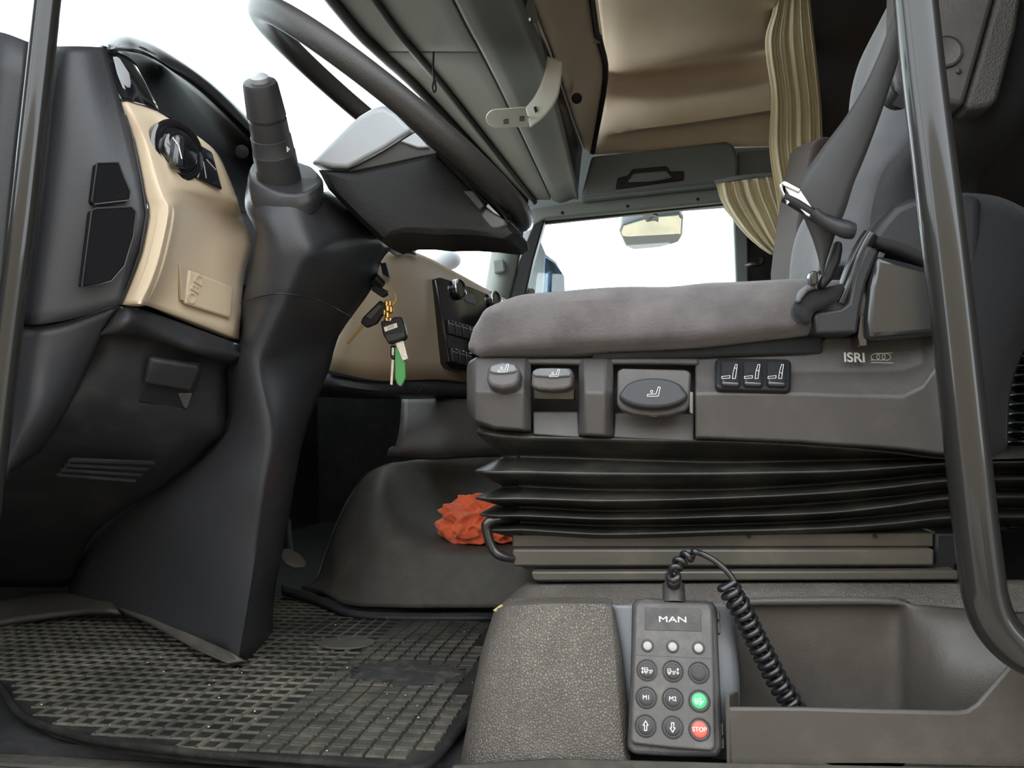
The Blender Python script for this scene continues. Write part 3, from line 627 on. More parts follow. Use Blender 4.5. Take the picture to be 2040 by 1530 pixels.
# ------------------------------------------------------------------ keys
kY = 1.22
def keyframe(x, y, Y=kY): return Frame(P(x, y, Y), P(x + 10, y - .3, Y), P(x, y - 10, Y))
Fy = keyframe(780, 640)
k1 = thing('ignition_key', Fy.at(755, 579), 'black key head plugged into the ignition lock', 'key')
Fy.slab('key_head', [(738, 577), (747, 566), (771, 579), (770, 586), (760, 592)], -.006, .006, M['darker'], k1, .002)
tag(tube('key_ring', [Fy.at(*p) for p in arc(774, 594, 15, 16, 0, 350, 22)], .0011, M['brass'], None, 8, True), 'thin brass key ring through the ignition key', 'key ring')
k2 = thing('flip_key', Fy.at(720, 680), 'black key with grey inlay tilted away from the bunch', 'key', )
Fy.slab('key_head', [(750, 604), (757, 597), (768, 608), (765, 620), (749, 644), (729, 653), (717, 643), (722, 632)], -.006, .005, M['darker'], k2, .003, 3)
Fy.slab('inlay', [(754, 606), (761, 610), (738, 636), (728, 630)], .004, .0062, M['seatp'], k2, .001)
Fy.slab('blade', [(719, 646), (724, 650), (694, 686), (690, 684)], -.0015, .001, M['brass'], k2, .0003)
kc = thing('swivel_clasp', Fy.at(775, 640, .004), 'small brass swivel clasp linking the hanging keys', 'clasp')
for i, (x, y, r) in enumerate(((770, 605, 4), (777, 604, 4), (772, 615, 6), (779, 617, 5), (772, 628, 5), (766, 622, 3.4), (778, 639, 4.4), (770, 638, 4))):
    lathe('bead', Fy.at(x, y, .002), Fy.v, [(-.006, .0015), (-.004, Fy.size(x, y, r)), (.004, Fy.size(x, y, r)), (.006, .0015)], M['brass'], kc, 14)
k3 = thing('tagged_key', Fy.at(790, 690, .012), 'black key fob with paper number tag hanging from the clasp', 'key')
Fy.slab('key_head', [(757, 641), (766, 637), (774, 641), (784, 631), (797, 630), (803, 640), (809, 668), (806, 676), (788, 682), (774, 686), (763, 668)], .004, .018, M['darker'], k3, .003, 3)
Fy.slab('head_band', [(765, 667), (805, 660), (807, 671), (788, 678), (773, 681)], .016, .0195, M['dark'], k3, .001)
tgp = Fy.slab('number_tag', [(764, 652), (790, 643), (792, 652), (767, 661)], .017, .0192, M['sticker'], k3, .0003)
Fy.text('digits', '249', 778, 652, 6, M['ink'], tgp, 1.1, 0, .0197, math.radians(17), .0001)
Fy.slab('blade', [(786, 680), (802, 677), (812, 715), (802, 719)], .009, .012, M['steel'], k3, .0004)
k4 = thing('small_key', Fy.at(779, 767), 'small black headed key beside the green tag', 'key')
Fy.slab('key_head', [(777, 688), (787, 687), (788, 714), (783, 718), (777, 710)], -.004, .003, M['darker'], k4, .002)
Fy.slab('inlay', [(780, 692), (785, 692), (785, 709), (780, 707)], .002, .004, M['steel'], k4, .0005)
Fy.slab('blade', [(780, 716), (785, 716), (782, 767), (777, 766)], -.001, .001, M['steel'], k4, .0003)
k5 = tag(Fy.slab('key_tag', [(786, 691), (795, 692), (806, 696), (808, 752), (800, 769), (795, 770), (789, 763), (786, 752)], .002, .008, M['greentag'], None, .0025, 3), 'green plastic key tag hanging lowest in the bunch', 'key tag')

# ------------------------------------------------------------------ dashboard, centre
cdn = thing('centre_dash', P(850, 760, 1.7), 'beige centre dashboard with radio and switch rows', 'dashboard')
surf('beige_panel', [
    [(735, 490, 1.55), (790, 497, 1.62), (835, 505, 1.72), (905, 540, 1.9), (1000, 592, 2.2), (1060, 620, 2.4)],
    [(730, 520, 1.5), (785, 510, 1.56), (832, 518, 1.66), (900, 552, 1.84), (995, 602, 2.12), (1060, 632, 2.35)],
    [(700, 610, 1.5), (770, 605, 1.55), (830, 605, 1.64), (890, 630, 1.8), (960, 650, 1.98), (1050, 680, 2.25)],
    [(655, 738, 1.52), (745, 757, 1.57), (825, 757, 1.66), (895, 756, 1.8), (940, 766, 1.94), (1050, 780, 2.2)]], M['beige'], cdn, .02, 5, 4)
surf('dash_ledge', [
    [(640, 742, 1.53), (745, 760, 1.58), (830, 760, 1.67), (895, 759, 1.81), (1050, 775, 2.2)],
    [(630, 770, 1.53), (745, 785, 1.58), (830, 785, 1.67), (895, 784, 1.81), (1050, 795, 2.2)],
    [(620, 790, 1.62), (745, 795, 1.68), (830, 795, 1.75), (895, 795, 1.88), (1050, 800, 2.25)]], M['dark'], cdn, .02, 4, 3)
surf('lower_console', [
    [(800, 790, 1.8), (860, 792, 1.82), (920, 795, 1.86), (1060, 800, 2.0)],
    [(796, 850, 1.74), (860, 845, 1.76), (920, 842, 1.8), (1060, 845, 1.95)],
    [(785, 895, 1.72), (860, 893, 1.74), (920, 890, 1.78), (1060, 885, 1.93)],
    [(770, 910, 1.74), (860, 916, 1.76), (920, 913, 1.8), (1060, 905, 1.95)]], M['seatp'], cdn, .02, 4, 4)
Fr = Frame(P(905, 640, 1.80), P(960, 660, 1.93), P(894, 560, 1.79))
rp = Fr.slab('control_panel', [(868, 556), (878, 552), (940, 572), (1010, 602), (1030, 740), (935, 741), (905, 732), (897, 722)], -.03, .008, M['gloss'], cdn, .003)
for x, y in ((905, 578), (977, 600)):
    kn = Fr.lathe('dial', x, y, [(.006, .026), (.018, .025), (.021, .021), (.018, .019)], M['piano'], cdn, 28)
    obj('bright_ring', tube_bm([Fr.at(x, y, 0) + Fr.n * .018 + (Fr.u * math.cos(t) + Fr.v * math.sin(t)) * .023 for t in [2 * math.pi * k / 28 for k in range(28)]], .0028, 8, True), M['chrome'], kn)
Fr.slab('display', [(924, 580), (945, 588), (949, 608), (927, 600)], .006, .0095, mat('display_glass', (.05, .055, .05), .3), cdn, .001)
for r_, (y0, n_) in enumerate(((636, 4), (692, 3))):
    for k in range(n_):
        x0 = 894 + r_ * 7 + k * 14; y = y0 + k * 4
        b_ = Fr.slab('rocker_button', [(x0, y), (x0 + 11, y + 3), (x0 + 14, y + 32), (x0 + 3, y + 29)], .006, .014, M['piano'], cdn, .002)
        Fr.strokes('button_line', [[(x0 + 2, y + 8), (x0 + 11, y + 11)]], .0012, M['silver'], b_, .0148)
tube('cup_latch', pts([(808, 762, 1.62), (809, 774, 1.62), (816, 782, 1.62), (830, 783, 1.63), (838, 775, 1.64), (839, 762, 1.64)]), .0018, M['darker'], cdn, 6, n=4)
slab('side_vent', [(757, 525, 1.5), (767, 522, 1.51), (776, 554, 1.53), (762, 546, 1.51)], M['darker'], cdn, (0, .01, 0), .001)
slab('cluster_end', [(770, 488, 1.5), (800, 478, 1.55), (832, 476, 1.6), (815, 490, 1.58), (822, 503, 1.6), (800, 496, 1.56), (775, 503, 1.5)], M['dark'], cdn, (0, .05, 0), .004)

pdm = thing('glovebox', (-.75, 2.7, .45), 'beige glovebox section of the dashboard next to the far door', 'glovebox')
sections('dash_body', [[(-.56, y, .78), (-.54, y, .70), (-.60, y, .58), (-1.0, y, .58), (-1.3, y, .78)] for y in (2.42, 2.7, 2.98)], M['beige'], pdm, px=False, bevel=.02, seg=3)
box('glove_door', (-.60, 2.5, .62), (-.55, 2.9, .70), M['dark'], pdm, .008)
# ------------------------------------------------------------------ engine tunnel, floor, mat, pedal, cloth
tn = struct(surf('floor_tunnel', [
    [(600, 1168, 1.60), (640, 1178, 1.52), (690, 1204, 1.46), (800, 1210, 1.45), (900, 1210, 1.45), (1070, 1210, 1.45)],
    [(628, 1155, 1.63), (660, 1150, 1.54), (710, 1165, 1.475), (810, 1170, 1.465), (900, 1170, 1.465), (1070, 1170, 1.465)],
    [(646, 1106, 1.66), (680, 1100, 1.56), (735, 1110, 1.5), (830, 1120, 1.485), (920, 1125, 1.485), (1070, 1125, 1.485)],
    [(660, 1070, 1.69), (695, 1060, 1.58), (745, 1060, 1.52), (835, 1085, 1.51), (920, 1096, 1.51), (1070, 1098, 1.51)],
    [(676, 1032, 1.72), (705, 1022, 1.62), (752, 1010, 1.56), (835, 1052, 1.60), (920, 1074, 1.62), (1070, 1076, 1.63)],
    [(700, 985, 1.75), (725, 972, 1.68), (765, 960, 1.64), (830, 1000, 1.75), (920, 1040, 1.85), (1070, 1045, 1.9)],
    [(728, 946, 1.79), (745, 938, 1.75), (775, 932, 1.74), (830, 950, 1.84), (920, 980, 1.95), (1070, 985, 2.0)],
    [(770, 926, 1.83), (780, 922, 1.82), (800, 920, 1.83), (840, 915, 1.9), (920, 912, 1.98), (1070, 910, 2.05)]], M['tunnel'], thick=.02, nu=4, nv=4))
tube('tunnel_seam', pts([(629, 1160, 1.625), (647, 1106, 1.655), (676, 1032, 1.715), (700, 985, 1.745), (728, 946, 1.785), (770, 926, 1.825)]), .003, M['darker'], tn, 6, n=4)
struct(surf('trim_3', [[(560, 1165, 1.62), (620, 1180, 1.54), (690, 1212, 1.445), (800, 1220, 1.435), (1000, 1220, 1.435)], [(560, 1178, 1.58), (620, 1195, 1.51), (690, 1222, 1.43), (800, 1230, 1.42), (1000, 1230, 1.42)]], M['foot'], thick=.01))
pd = thing('foot_pedal', P(585, 1130, 1.45), 'grey oval foot pedal in the dark footwell', 'pedal')
Fp = Frame(P(585, 1112, 1.45), P(610, 1118, 1.46), P(585, 1090, 1.47))
Fp.slab('pedal_pad', [(558, 1092), (575, 1091), (598, 1102), (612, 1118), (610, 1128), (588, 1129), (570, 1122), (560, 1108)], -.006, .004, M['tunnel'], pd, .004, 3)
tube('pedal_arm', [P(580, 1110, 1.46), P(575, 1085, 1.5), P(572, 1040, 1.6)], .009, M['darker'], pd, 10)
# crumpled cloth on the tunnel
bm = bmesh.new(); bmesh.ops.create_icosphere(bm, subdivisions=6, radius=1)
c0 = P(958, 1042, 1.60)
for v in bm.verts:
    d = v.co.normalized(); q = d * 1.7
    r = 1.05 + .20 * noise.noise(q * 1.2 + Vector((3, 1, 2))) - .34 * abs(noise.noise(q * 1.1 + Vector((9, 4, 1)))) - .20 * abs(noise.noise(Vector((q.x * 2.6, q.y * 2, q.z * 1.4)) + Vector((2, 7, 5)))) + .05 * noise.noise(q * 4)
    p = Vector((d.x * .094 * r, d.y * .07 * r, d.z * .062 * r))
    p.x += .012 * noise.noise(q * 2.2)
    p.z = max(p.z, -.036 + .004 * noise.noise(q * 4))
    v.co = c0 + p
cl = obj('cleaning_cloth', bm, M['orange'], None, 180); tag(cl, 'crumpled orange cloth lying on the tunnel beside the seat', 'cloth')

# rubber mat with its rib grid
fmx = thing('floor_mat', (-.55, 1.1, 0), 'black rubber floor mat with square ribs, dusty and worn', 'mat')
def inside(p, poly):
    c = False
    for (x0, y0), (x1, y1) in zip(poly, poly[1:] + poly[:1]):
        if (y0 > p[1]) != (y1 > p[1]) and p[0] < (x1 - x0) * (p[1] - y0) / (y1 - y0) + x0: c = not c
    return c
edge_px = [(-60, 1330), (0, 1365), (40, 1420), (110, 1450), (200, 1474), (300, 1486), (410, 1499), (560, 1510), (700, 1520), (800, 1527), (850, 1522), (905, 1462), (945, 1405), (968, 1330), (1000, 1240), (985, 1226), (800, 1226), (700, 1222), (640, 1196), (560, 1185), (300, 1190), (150, 1195), (-60, 1210)]
mz = .004
mo = [PZ(x, y, mz) for x, y in edge_px]; mp = [(p.x, p.y) for p in mo]
obj('mat_sheet', slab_bm([Vector((x, y, mz - .004)) for x, y in mp], (0, 0, -.008)), M['matd'], fmx, 0)
obj('mat_rim', tube_bm(spline([Vector((x, y, mz - .002)) for x, y in mp[:15]], 4), .005, 8), M['matd'], fmx)
# ribs
def wear(x, y):   # the heel has rubbed the ribs flat here
    w1 = PZ(810, 1340, 0); w2 = PZ(690, 1390, 0); w3 = PZ(690, 1280, 0); w4 = PZ(760, 1250, 0)
    s = 0
    for c, rx, ry in ((w1, .085, .055), (w2, .07, .03), (w3, .05, .05), (w4, .2, .09)):
        s = max(s, 1.25 - ((x - c.x) / rx) ** 2 * .8 - ((y - c.y) / ry) ** 2 * .8)
    return s
bm = bmesh.new(); bmp = bmesh.new(); S = .0252; rw = .0024
x_min, x_max = min(p[0] for p in mp), max(p[0] for p in mp); y_min, y_max = min(p[1] for p in mp), max(p[1] for p in mp)
def shrink_in(x, y): return all(inside((x + dx, y + dy), mp) for dx, dy in ((.009, 0), (-.009, 0), (0, .009), (0, -.009)))
seam_x = -.50
nx = int((x_max - x_min) / S) + 1; ny = int((y_max - y_min) / S) + 1
for i in range(nx):
    for j in range(ny):
        x = seam_x + (i - int((seam_x - x_min) / S)) * S; y = y_min + j * S
        if not shrink_in(x, y): continue
        wv = wear(x, y) + .25 * random.uniform(-1, 1)
        h = .0026 if wv < .2 else .0026 * max(.12, 1 - wv)
        h *= random.uniform(.9, 1.05); zb = mz - .004
        if x > seam_x + S * .4:     # raised pads on the seat side of the seam
            g_ = .0028; sx0, sx1, sy0, sy1 = x + g_ / 2, x + S - g_ / 2, y + g_ / 2, y + S - g_ / 2; k = .003
            if not shrink_in(x + S, y + S): continue
            lo = [bmp.verts.new((a, b, zb)) for a, b in ((sx0, sy0), (sx1, sy0), (sx1, sy1), (sx0, sy1))]
            hi = [bmp.verts.new((a, b, zb + h)) for a, b in ((sx0 + k / 3, sy0 + k / 3), (sx1 - k / 3, sy0 + k / 3), (sx1 - k / 3, sy1 - k / 3), (sx0 + k / 3, sy1 - k / 3))]
            mi = [bmp.verts.new((a, b, zb + h)) for a, b in ((sx0 + k, sy0 + k), (sx1 - k, sy0 + k), (sx1 - k, sy1 - k), (sx0 + k, sy1 - k))]
            fl_ = [bmp.verts.new((a, b, zb + h * .55)) for a, b in ((sx0 + k * 1.4, sy0 + k * 1.4), (sx1 - k * 1.4, sy0 + k * 1.4), (sx1 - k * 1.4, sy1 - k * 1.4), (sx0 + k * 1.4, sy1 - k * 1.4))]
            bmp.faces.new(fl_)
            for A_, B_ in ((lo, hi), (hi, mi), (mi, fl_)):
                for q in range(4): bmp.faces.new((A_[q], A_[(q + 1) % 4], B_[(q + 1) % 4], B_[q]))
            continue
        for (dx, dy) in ((S, 0), (0, S)):
            if not shrink_in(x + dx, y + dy): continue
            t = rw * (2.6 if abs(x - seam_x) < S / 2 and dy else random.uniform(1.6, 2.1) if dy else random.uniform(.8, 1.1))
            c = Vector((x + dx / 2, y + dy / 2, zb + h / 2))
            sx_ = (dx + t) if dx else t; sy_ = (dy + t) if dy else t
            x0, x1, y0, y1 = c.x - sx_ / 2, c.x + sx_ / 2, c.y - sy_ / 2, c.y + sy_ / 2; k = .0008
            lo = [bm.verts.new((a, b, zb)) for a, b in ((x0 - k, y0 - k), (x1 + k, y0 - k), (x1 + k, y1 + k), (x0 - k, y1 + k))]
            hi = [bm.verts.new((a, b, zb + h)) for a, b in ((x0, y0), (x1, y0), (x1, y1), (x0, y1))]
            bm.faces.new(hi)
            for q in range(4): bm.faces.new((lo[q], lo[(q + 1) % 4], hi[(q + 1) % 4], hi[q]))
rb = obj('mat_ribs', bm, M['mat'], fmx, 0); rb['kind'] = 'stuff'
pb_ = obj('mat_pads', bmp, M['matp'], fmx, 0); pb_['kind'] = 'stuff'
st_c = PZ(812, 1338, mz); bm = bmesh.new(); ring = []
for k in range(64):
    a = 2 * math.pi * k / 64; r = 1 + .35 * noise.noise(Vector((math.cos(a) * 3, math.sin(a) * 3, 2))) + .25 * noise.noise(Vector((math.cos(a) * 9, math.sin(a) * 9, 5)))
    ring.append(Vector((st_c.x + .085 * r * math.cos(a) - .02 * math.sin(a), st_c.y + .052 * r * math.sin(a), mz + .0002)))
slab_bm(ring, (0, 0, -.0035), bm)
obj('worn_patch', bm, mat('polished_rubber', (.016, .016, .016), .4, (120, .5), .4, dirt=((.09, .082, .062), .9, 35)), fmx, 0)
ov = PZ(690, 1280, mz)
obj('oval_pad', slab_bm([ov + Vector((.05 * math.cos(t), .035 * math.sin(t), .001)) for t in [k * math.pi / 10 for k in range(20)]], (0, 0, -.004)), M['tunnel'], fmx, 45, .0015)
# foot rest rim on the left, grit
surf('raised_edge', [[(-60, 1205, 1.38), (60, 1185, 1.42), (150, 1180, 1.42), (210, 1182, 1.36)], [(-60, 1225, 1.34), (50, 1208, 1.37), (150, 1200, 1.38), (222, 1196, 1.33)], [(-60, 1250, 1.3), (40, 1232, 1.32), (150, 1218, 1.34), (235, 1218, 1.29)]], M['tunnel'], fmx, .01)
bm = bmesh.new()
for k in range(150):
    x = random.uniform(x_min, x_max); y = random.uniform(y_min, y_max)
    if not inside((x, y), mp): continue
    r = random.uniform(.0006, .0016); bmesh.ops.create_icosphere(bm, subdivisions=1, radius=r, matrix=Matrix.Translation((x, y, mz + r * .4)) @ Matrix.Diagonal((1, 1, .6, 1)))
gr = obj('grit', bm, mat('grit_stone', (.5, .42, .28), .8), None, 0); gr['kind'] = 'stuff'; tag(gr, 'pale grit scattered over the rubber floor mat', 'grit')

# door sill
sl = struct(obj('trim_4', box_bm((-.25, .79, -.05), (1.6, .13, .05)), M['sill'], None, 45, .012, 3))
for k in range(5):
    obj('sill_rib', tube_bm([Vector((-.8, .765 + k * .012, -.024)), Vector((-.19, .765 + k * .012, -.024))], .003, 8), M['sill'], sl)
struct(obj('trim_5', box_bm((-.3, .70, -.2), (1.7, .06, .34)), M['foot'], None, 45, .01, 3))

slab('sill_plate', [(900, 1522, .80), (1100, 1508, .80), (1460, 1518, .80), (2100, 1530, .79), (2100, 1600, .76), (880, 1600, .76)], M['sill'], sl, (0, .02, -.02), .003)
# ------------------------------------------------------------------ seat plinth, tray
pl = thing('seat_plinth', (.05, .9, 0), 'grained grey vinyl plinth under the driver seat', 'plinth')
sections('vinyl_corner', [
    [(1012, 1192, .99), (985, 1214, .93), (958, 1300, .90), (935, 1420, .87), (918, 1512, .85), (920, 1540, .85), (1000, 1540, 1.2), (1060, 1200, 1.2)],
    [(1030, 1188, .97), (1012, 1208, .895), (985, 1300, .865), (965, 1420, .84), (950, 1512, .82), (950, 1540, .82), (1030, 1540, 1.2), (1075, 1200, 1.2)],
    [(1100, 1185, .96), (1095, 1203, .88), (1085, 1300, .85), (1075, 1420, .828), (1066, 1512, .812), (1066, 1540, .812), (1100, 1540, 1.2), (1120, 1200, 1.2)],
    [(1205, 1186, .96), (1205, 1203, .88), (1208, 1300, .85), (1215, 1420, .828), (1225, 1512, .812), (1225, 1540, .812), (1225, 1540, 1.2), (1205, 1200, 1.2)],
    [(1218, 1188, .96), (1224, 1212, .895), (1238, 1300, .868), (1250, 1420, .845), (1256, 1512, .83), (1256, 1540, .83), (1256, 1540, 1.2), (1218, 1200, 1.2)]], M['plinth'], pl, bevel=.006, nv=3, smooth=60)
surf('plinth_top', [[(1010, 1196, .93), (1200, 1204, .915), (1400, 1206, .925), (1600, 1202, .932), (1780, 1202, .932), (1930, 1214, .925), (2100, 1222, .92)],
    [(1025, 1180, .955), (1200, 1180, .95), (1400, 1180, .95), (1600, 1178, .95), (1780, 1180, .95), (1930, 1186, .95), (2100, 1190, .95)],
    [(1050, 1160, .99), (1200, 1158, .99), (1400, 1157, .99), (1600, 1156, .99), (1780, 1156, .99), (1930, 1155, .99), (2100, 1155, .99)]], M['plinth'], pl, .02, 4, 3)
slab('tear', [(982, 1216, .925), (996, 1206, .918), (1012, 1209, .915), (1000, 1214, .914), (996, 1232, .908), (990, 1236, .909), (992, 1220, .915)], mat('foam', (.42, .33, .12), .9), pl, (0, .004, 0), 0)
ty = thing('side_tray', (.2, .85, 0), 'dark grey open storage tray beside the remote control', 'tray')
surf('back_wall', [
    [(1450, 1206, .92), (1560, 1205, .92), (1700, 1204, .92), (1790, 1203, .92), (1830, 1204, .915), (1920, 1212, .905), (2080, 1222, .90)],
    [(1452, 1216, .925), (1560, 1213, .93), (1700, 1213, .93), (1786, 1222, .93), (1822, 1235, .905), (1910, 1240, .88), (2080, 1250, .87)],
    [(1456, 1300, .925), (1560, 1300, .93), (1700, 1300, .93), (1786, 1300, .93), (1815, 1310, .90), (1890, 1330, .86), (2060, 1330, .83)],
    [(1460, 1440, .925), (1560, 1450, .93), (1700, 1450, .93), (1786, 1450, .93), (1815, 1450, .90), (1890, 1450, .86), (2060, 1450, .82)]], M['tray'], ty, .008, 4, 4)
slab('front_wall', [(1452, 1413, .80), (1600, 1413, .80), (1760, 1418, .80), (1905, 1421, .80), (1928, 1418, .80), (1948, 1405, .80), (2000, 1345, .80), (2030, 1308, .80), (2100, 1300, .80), (2100, 1560, .80), (1457, 1560, .80)], M['tray'], ty, (0, .006, 0), .0015)
tube('lip', pts([(1450, 1413, .803), (1600, 1414, .803), (1760, 1418, .803), (1905, 1421, .803), (1928, 1418, .803), (1948, 1405, .803), (2000, 1345, .803), (2032, 1306, .803), (2080, 1290, .803)]), .0028, M['tray'], ty, 8)
slab('tray_floor', [(1450, 1520, .80), (2100, 1520, .80), (2060, 1450, .93), (1460, 1450, .93)], M['tray'], ty, (0, 0, -.008), 0)
slab('end_wall', [(1453, 1385, .80), (1470, 1378, .86), (1475, 1420, .86), (1470, 1500, .86), (1456, 1545, .80)], M['tray'], ty, (-.004, 0, 0), .001)

# ------------------------------------------------------------------ remote in its cradle
FR = Frame(P(1345, 1350, .835), P(1425, 1352.5, .835), P(1350, 1195, .868))
cr_ = thing('remote_cradle', FR.at(1345, 1500, -.03), 'smooth grey cradle holding the wired remote control', 'cradle')
surf('cradle_back', [
    [(1214, 1206, .90), (1230, 1206, .885), (1330, 1203, .885), (1440, 1203, .885), (1462, 1208, .90)],
    [(1222, 1240, .905), (1238, 1240, .88), (1340, 1240, .88), (1448, 1240, .88), (1466, 1245, .905)],
    [(1236, 1360, .89), (1254, 1360, .862), (1350, 1360, .862), (1458, 1360, .862), (1476, 1365, .89)],
    [(1248, 1490, .87), (1264, 1495, .848), (1350, 1500, .848), (1452, 1515, .848), (1470, 1520, .87)]], M['cradle'], cr_, .008, 4, 4)
rm = thing('remote_control', FR.at(1345, 1500, 0), 'dark grey wired suspension remote with round buttons', 'remote control')
def rq(pp): return pp
FR.slab('case', [(1259, 1205), (1266, 1193), (1290, 1190), (1420, 1197), (1428, 1210), (1434, 1340), (1441, 1490), (1430, 1508), (1345, 1507), (1262, 1502), (1249, 1490), (1256, 1340)], -.022, -.006, M['remoteb'], rm, .004, 3)
FR.slab('face', [(1265, 1206), (1271, 1197), (1412, 1201), (1419, 1212), (1423, 1340), (1425, 1488), (1418, 1496), (1345, 1491), (1262, 1482), (1256, 1474), (1261, 1340)], -.008, .001, M['remote'], rm, .003, 3)
FR.strokes('face_edge', [[(1267, 1208), (1273, 1200), (1410, 1204), (1416, 1214), (1420, 1340), (1421, 1484), (1415, 1492), (1345, 1487), (1264, 1478), (1259, 1470), (1264, 1340), (1267, 1208)]], .0009, M['remoteb'], rm, .0014)
FR.slab('upper_field', [(1285, 1210), (1396, 1213), (1398, 1258), (1285, 1255)], .0, .0015, M['remoteb'], rm, .0003)
FR.strokes('divider', [[(1266, 1305), (1419, 1312)]], .0006, M['remoteb'], rm, .0012)
FR.text('brand_letters', 'MAN', 1340, 1234.5, 11.5, M['white'], rm, 1.6, 0, .0018)
for x, y in ((1290, 1286.8), (1340, 1288.5), (1391.5, 1291)):
    lt = FR.lathe('lamp_bezel', x, y, [(.0, .0068), (.0016, .0068), (.0022, .006)], M['remoteb'], rm, 28)
    lathe('lamp_lens', FR.at(x, y, .002), FR.n, [(0, .0044), (.0008, .0044), (.0012, .0036)], M['lamp'], lt, 24)
BT = [[(1289, 1335.3), (1340.3, 1337.4), (1392, 1340.3)], [(1287.6, 1389.7), (1340.3, 1392.4), (1393, 1396.8)], [(1286.2, 1446.2), (1340, 1448.8), (1393.5, 1453.5)]]
for i in range(3):
    for j in range(3):
        x, y = BT[i][j]
        rg = FR.lathe('button_ring', x, y, [(0, .0115), (.0014, .0113), (.002, .0102), (.0008, .0092)], M['remoteb'], rm, 32)
        m_ = M['green'] if (i, j) == (1, 2) else M['red'] if (i, j) == (2, 2) else M['button']
        r_ = .0082 if m_ is M['button'] else .0078
        bt = lathe('push_button', FR.at(x, y, .0005), FR.n, [(0, r_), (.0022, r_ * .98), (.003, r_ * .85), (.0032, r_ * .5)], m_, rm, 32); hh = .0040
        def tk(*L): return [[(x + dx, y + dy) for dx, dy in l] for l in L]
        truck = ([(-5, 3), (-5, -5), (1, -5), (1, 3), (-5, 3)], [(-4, -1), (1, -1)], [(1, 0), (11, 0), (11, 2)], [p for p in arc(-2, 4, 2, 2, 0, 360, 8)], [p for p in arc(7, 4, 2, 2, 0, 360, 8)])
        if (i, j) == (0, 0): FR.strokes('lift_symbol', tk(*truck, [(-9, -5), (-9, 5)], [(-11, -3), (-9, -6), (-7, -3)], [(-11, 3), (-9, 6), (-7, 3)]), .00045, M['white'], bt, hh)
        elif (i, j) == (0, 1): FR.strokes('lift_symbol', tk(*[[(a - 5, b) for a, b in l] for l in truck], [(10, -5), (10, 6)], [(8, -3), (10, -6), (12, -3)], [(8, 3), (10, 6), (12, 3)]), .00045, M['white'], bt, hh)
        elif (i, j) == (1, 2): FR.strokes('lift_symbol', tk(*[[(a - 3, b) for a, b in l] for l in truck], [(2, -8), (2, -3)], [(0, -5), (2, -3), (4, -5)], [(2, 9), (2, 4)], [(0, 6), (2, 4), (4, 6)]), .00045, M['white'], bt, hh)
        elif i == 1: FR.text('letters', 'M1' if j == 0 else 'M2', x, y, 8.5, M['white'], bt, 1, 0, hh)
        elif (i, j) == (2, 2): FR.text('letters', 'STOP', x, y, 8.5, M['white'], bt, 1, 0, hh)
        elif i == 2:
            s = 1 if j == 0 else -1
            ar = [(-2.3, 9), (-2.3, -1.5), (-5, -1.5), (0, -10), (5, -1.5), (2.3, -1.5), (2.3, 9), (-2.3, 9)]
            FR.strokes('arrow_symbol', tk([(a, b * s) for a, b in ar]), .0007, M['white'], bt, hh)
for y0, y1 in ((1216, 1235), (1240, 1262), (1440, 1466), (1470, 1492)):
    FR.slab('side_clip', [(1428 + (y0 - 1216) * .035, y0), (1434 + (y0 - 1216) * .035, y0 + 1), (1434 + (y1 - 1216) * .035, y1), (1428 + (y1 - 1216) * .035, y1)], -.018, -.008, M['remoteb'], rm, .001)
# plug and coiled cord
pg = lathe('cord_plug', FR.at(1343, 1194, -.012), FR.v, [(-.004, .0125), (.017, .0122), (.018, .0095), (.028, .009), (.03, .007)], M['remoteb'], rm, 28)
def coil(path, r, turns, wire, name, m, parent=None, taper=None):
    sp = spline(path, 40); L = [0]
    for a, b in zip(sp, sp[1:]): L.append(L[-1] + (b - a).length)
    N = int(turns * 14); out = []; nrm = None
    for k in range(N + 1):
        s = L[-1] * k / N; i = max(1, next((i for i, l in enumerate(L) if l >= s - 1e-9), len(L) - 1))
        f = (s - L[i - 1]) / max(1e-9, L[i] - L[i - 1]); p = sp[i - 1].lerp(sp[i], f)
        t = (sp[min(i + 2, len(sp) - 1)] - sp[max(0, i - 3)]).normalized()
        nrm = t.orthogonal().normalized() if nrm is None else (nrm - t * nrm.dot(t)).normalized()
        b = t.cross(nrm); a_ = 2 * math.pi * turns * k / N
        out.append(p + (nrm * math.cos(a_) + b * math.sin(a_)) * r)
    return out
c_a = coil([FR.at(1342, 1166, -.012), P(1342, 1150, .85), P(1350, 1125, .855), P(1368, 1109, .86), P(1386, 1106, .86)], .0046, 8, .0024, 'c', None)
c_b = spline([c_a[-1], P(1400, 1104, .86), P(1425, 1118, .858), P(1450, 1140, .855), P(1464, 1160, .853)], 8)[1:]
c_c = coil([P(1450, 1165, .853), P(1462, 1190, .855), P(1478, 1215, .858), P(1500, 1262, .862), P(1525, 1310, .866), P(1548, 1355, .868), P(1570, 1390, .868), P(1590, 1425, .868), P(1605, 1450, .868)], .0094, 18, .0031, 'c', None)
cdo = obj('coiled_cord', tube_bm(spline([FR.at(1343, 1176, -.012), FR.at(1343, 1170, -.012)] + c_a[::1], 2) + c_b + c_c, [.0027] * 1 if False else .0033, 10), M['cord'], None, 60)
tag(cdo, 'black coiled cord running from the remote into the tray', 'cord')

# ------------------------------------------------------------------ driver seat
ds = thing('driver_seat', (.1, 1.15, .16), 'grey velour suspension driver seat on black bellows', 'seat')
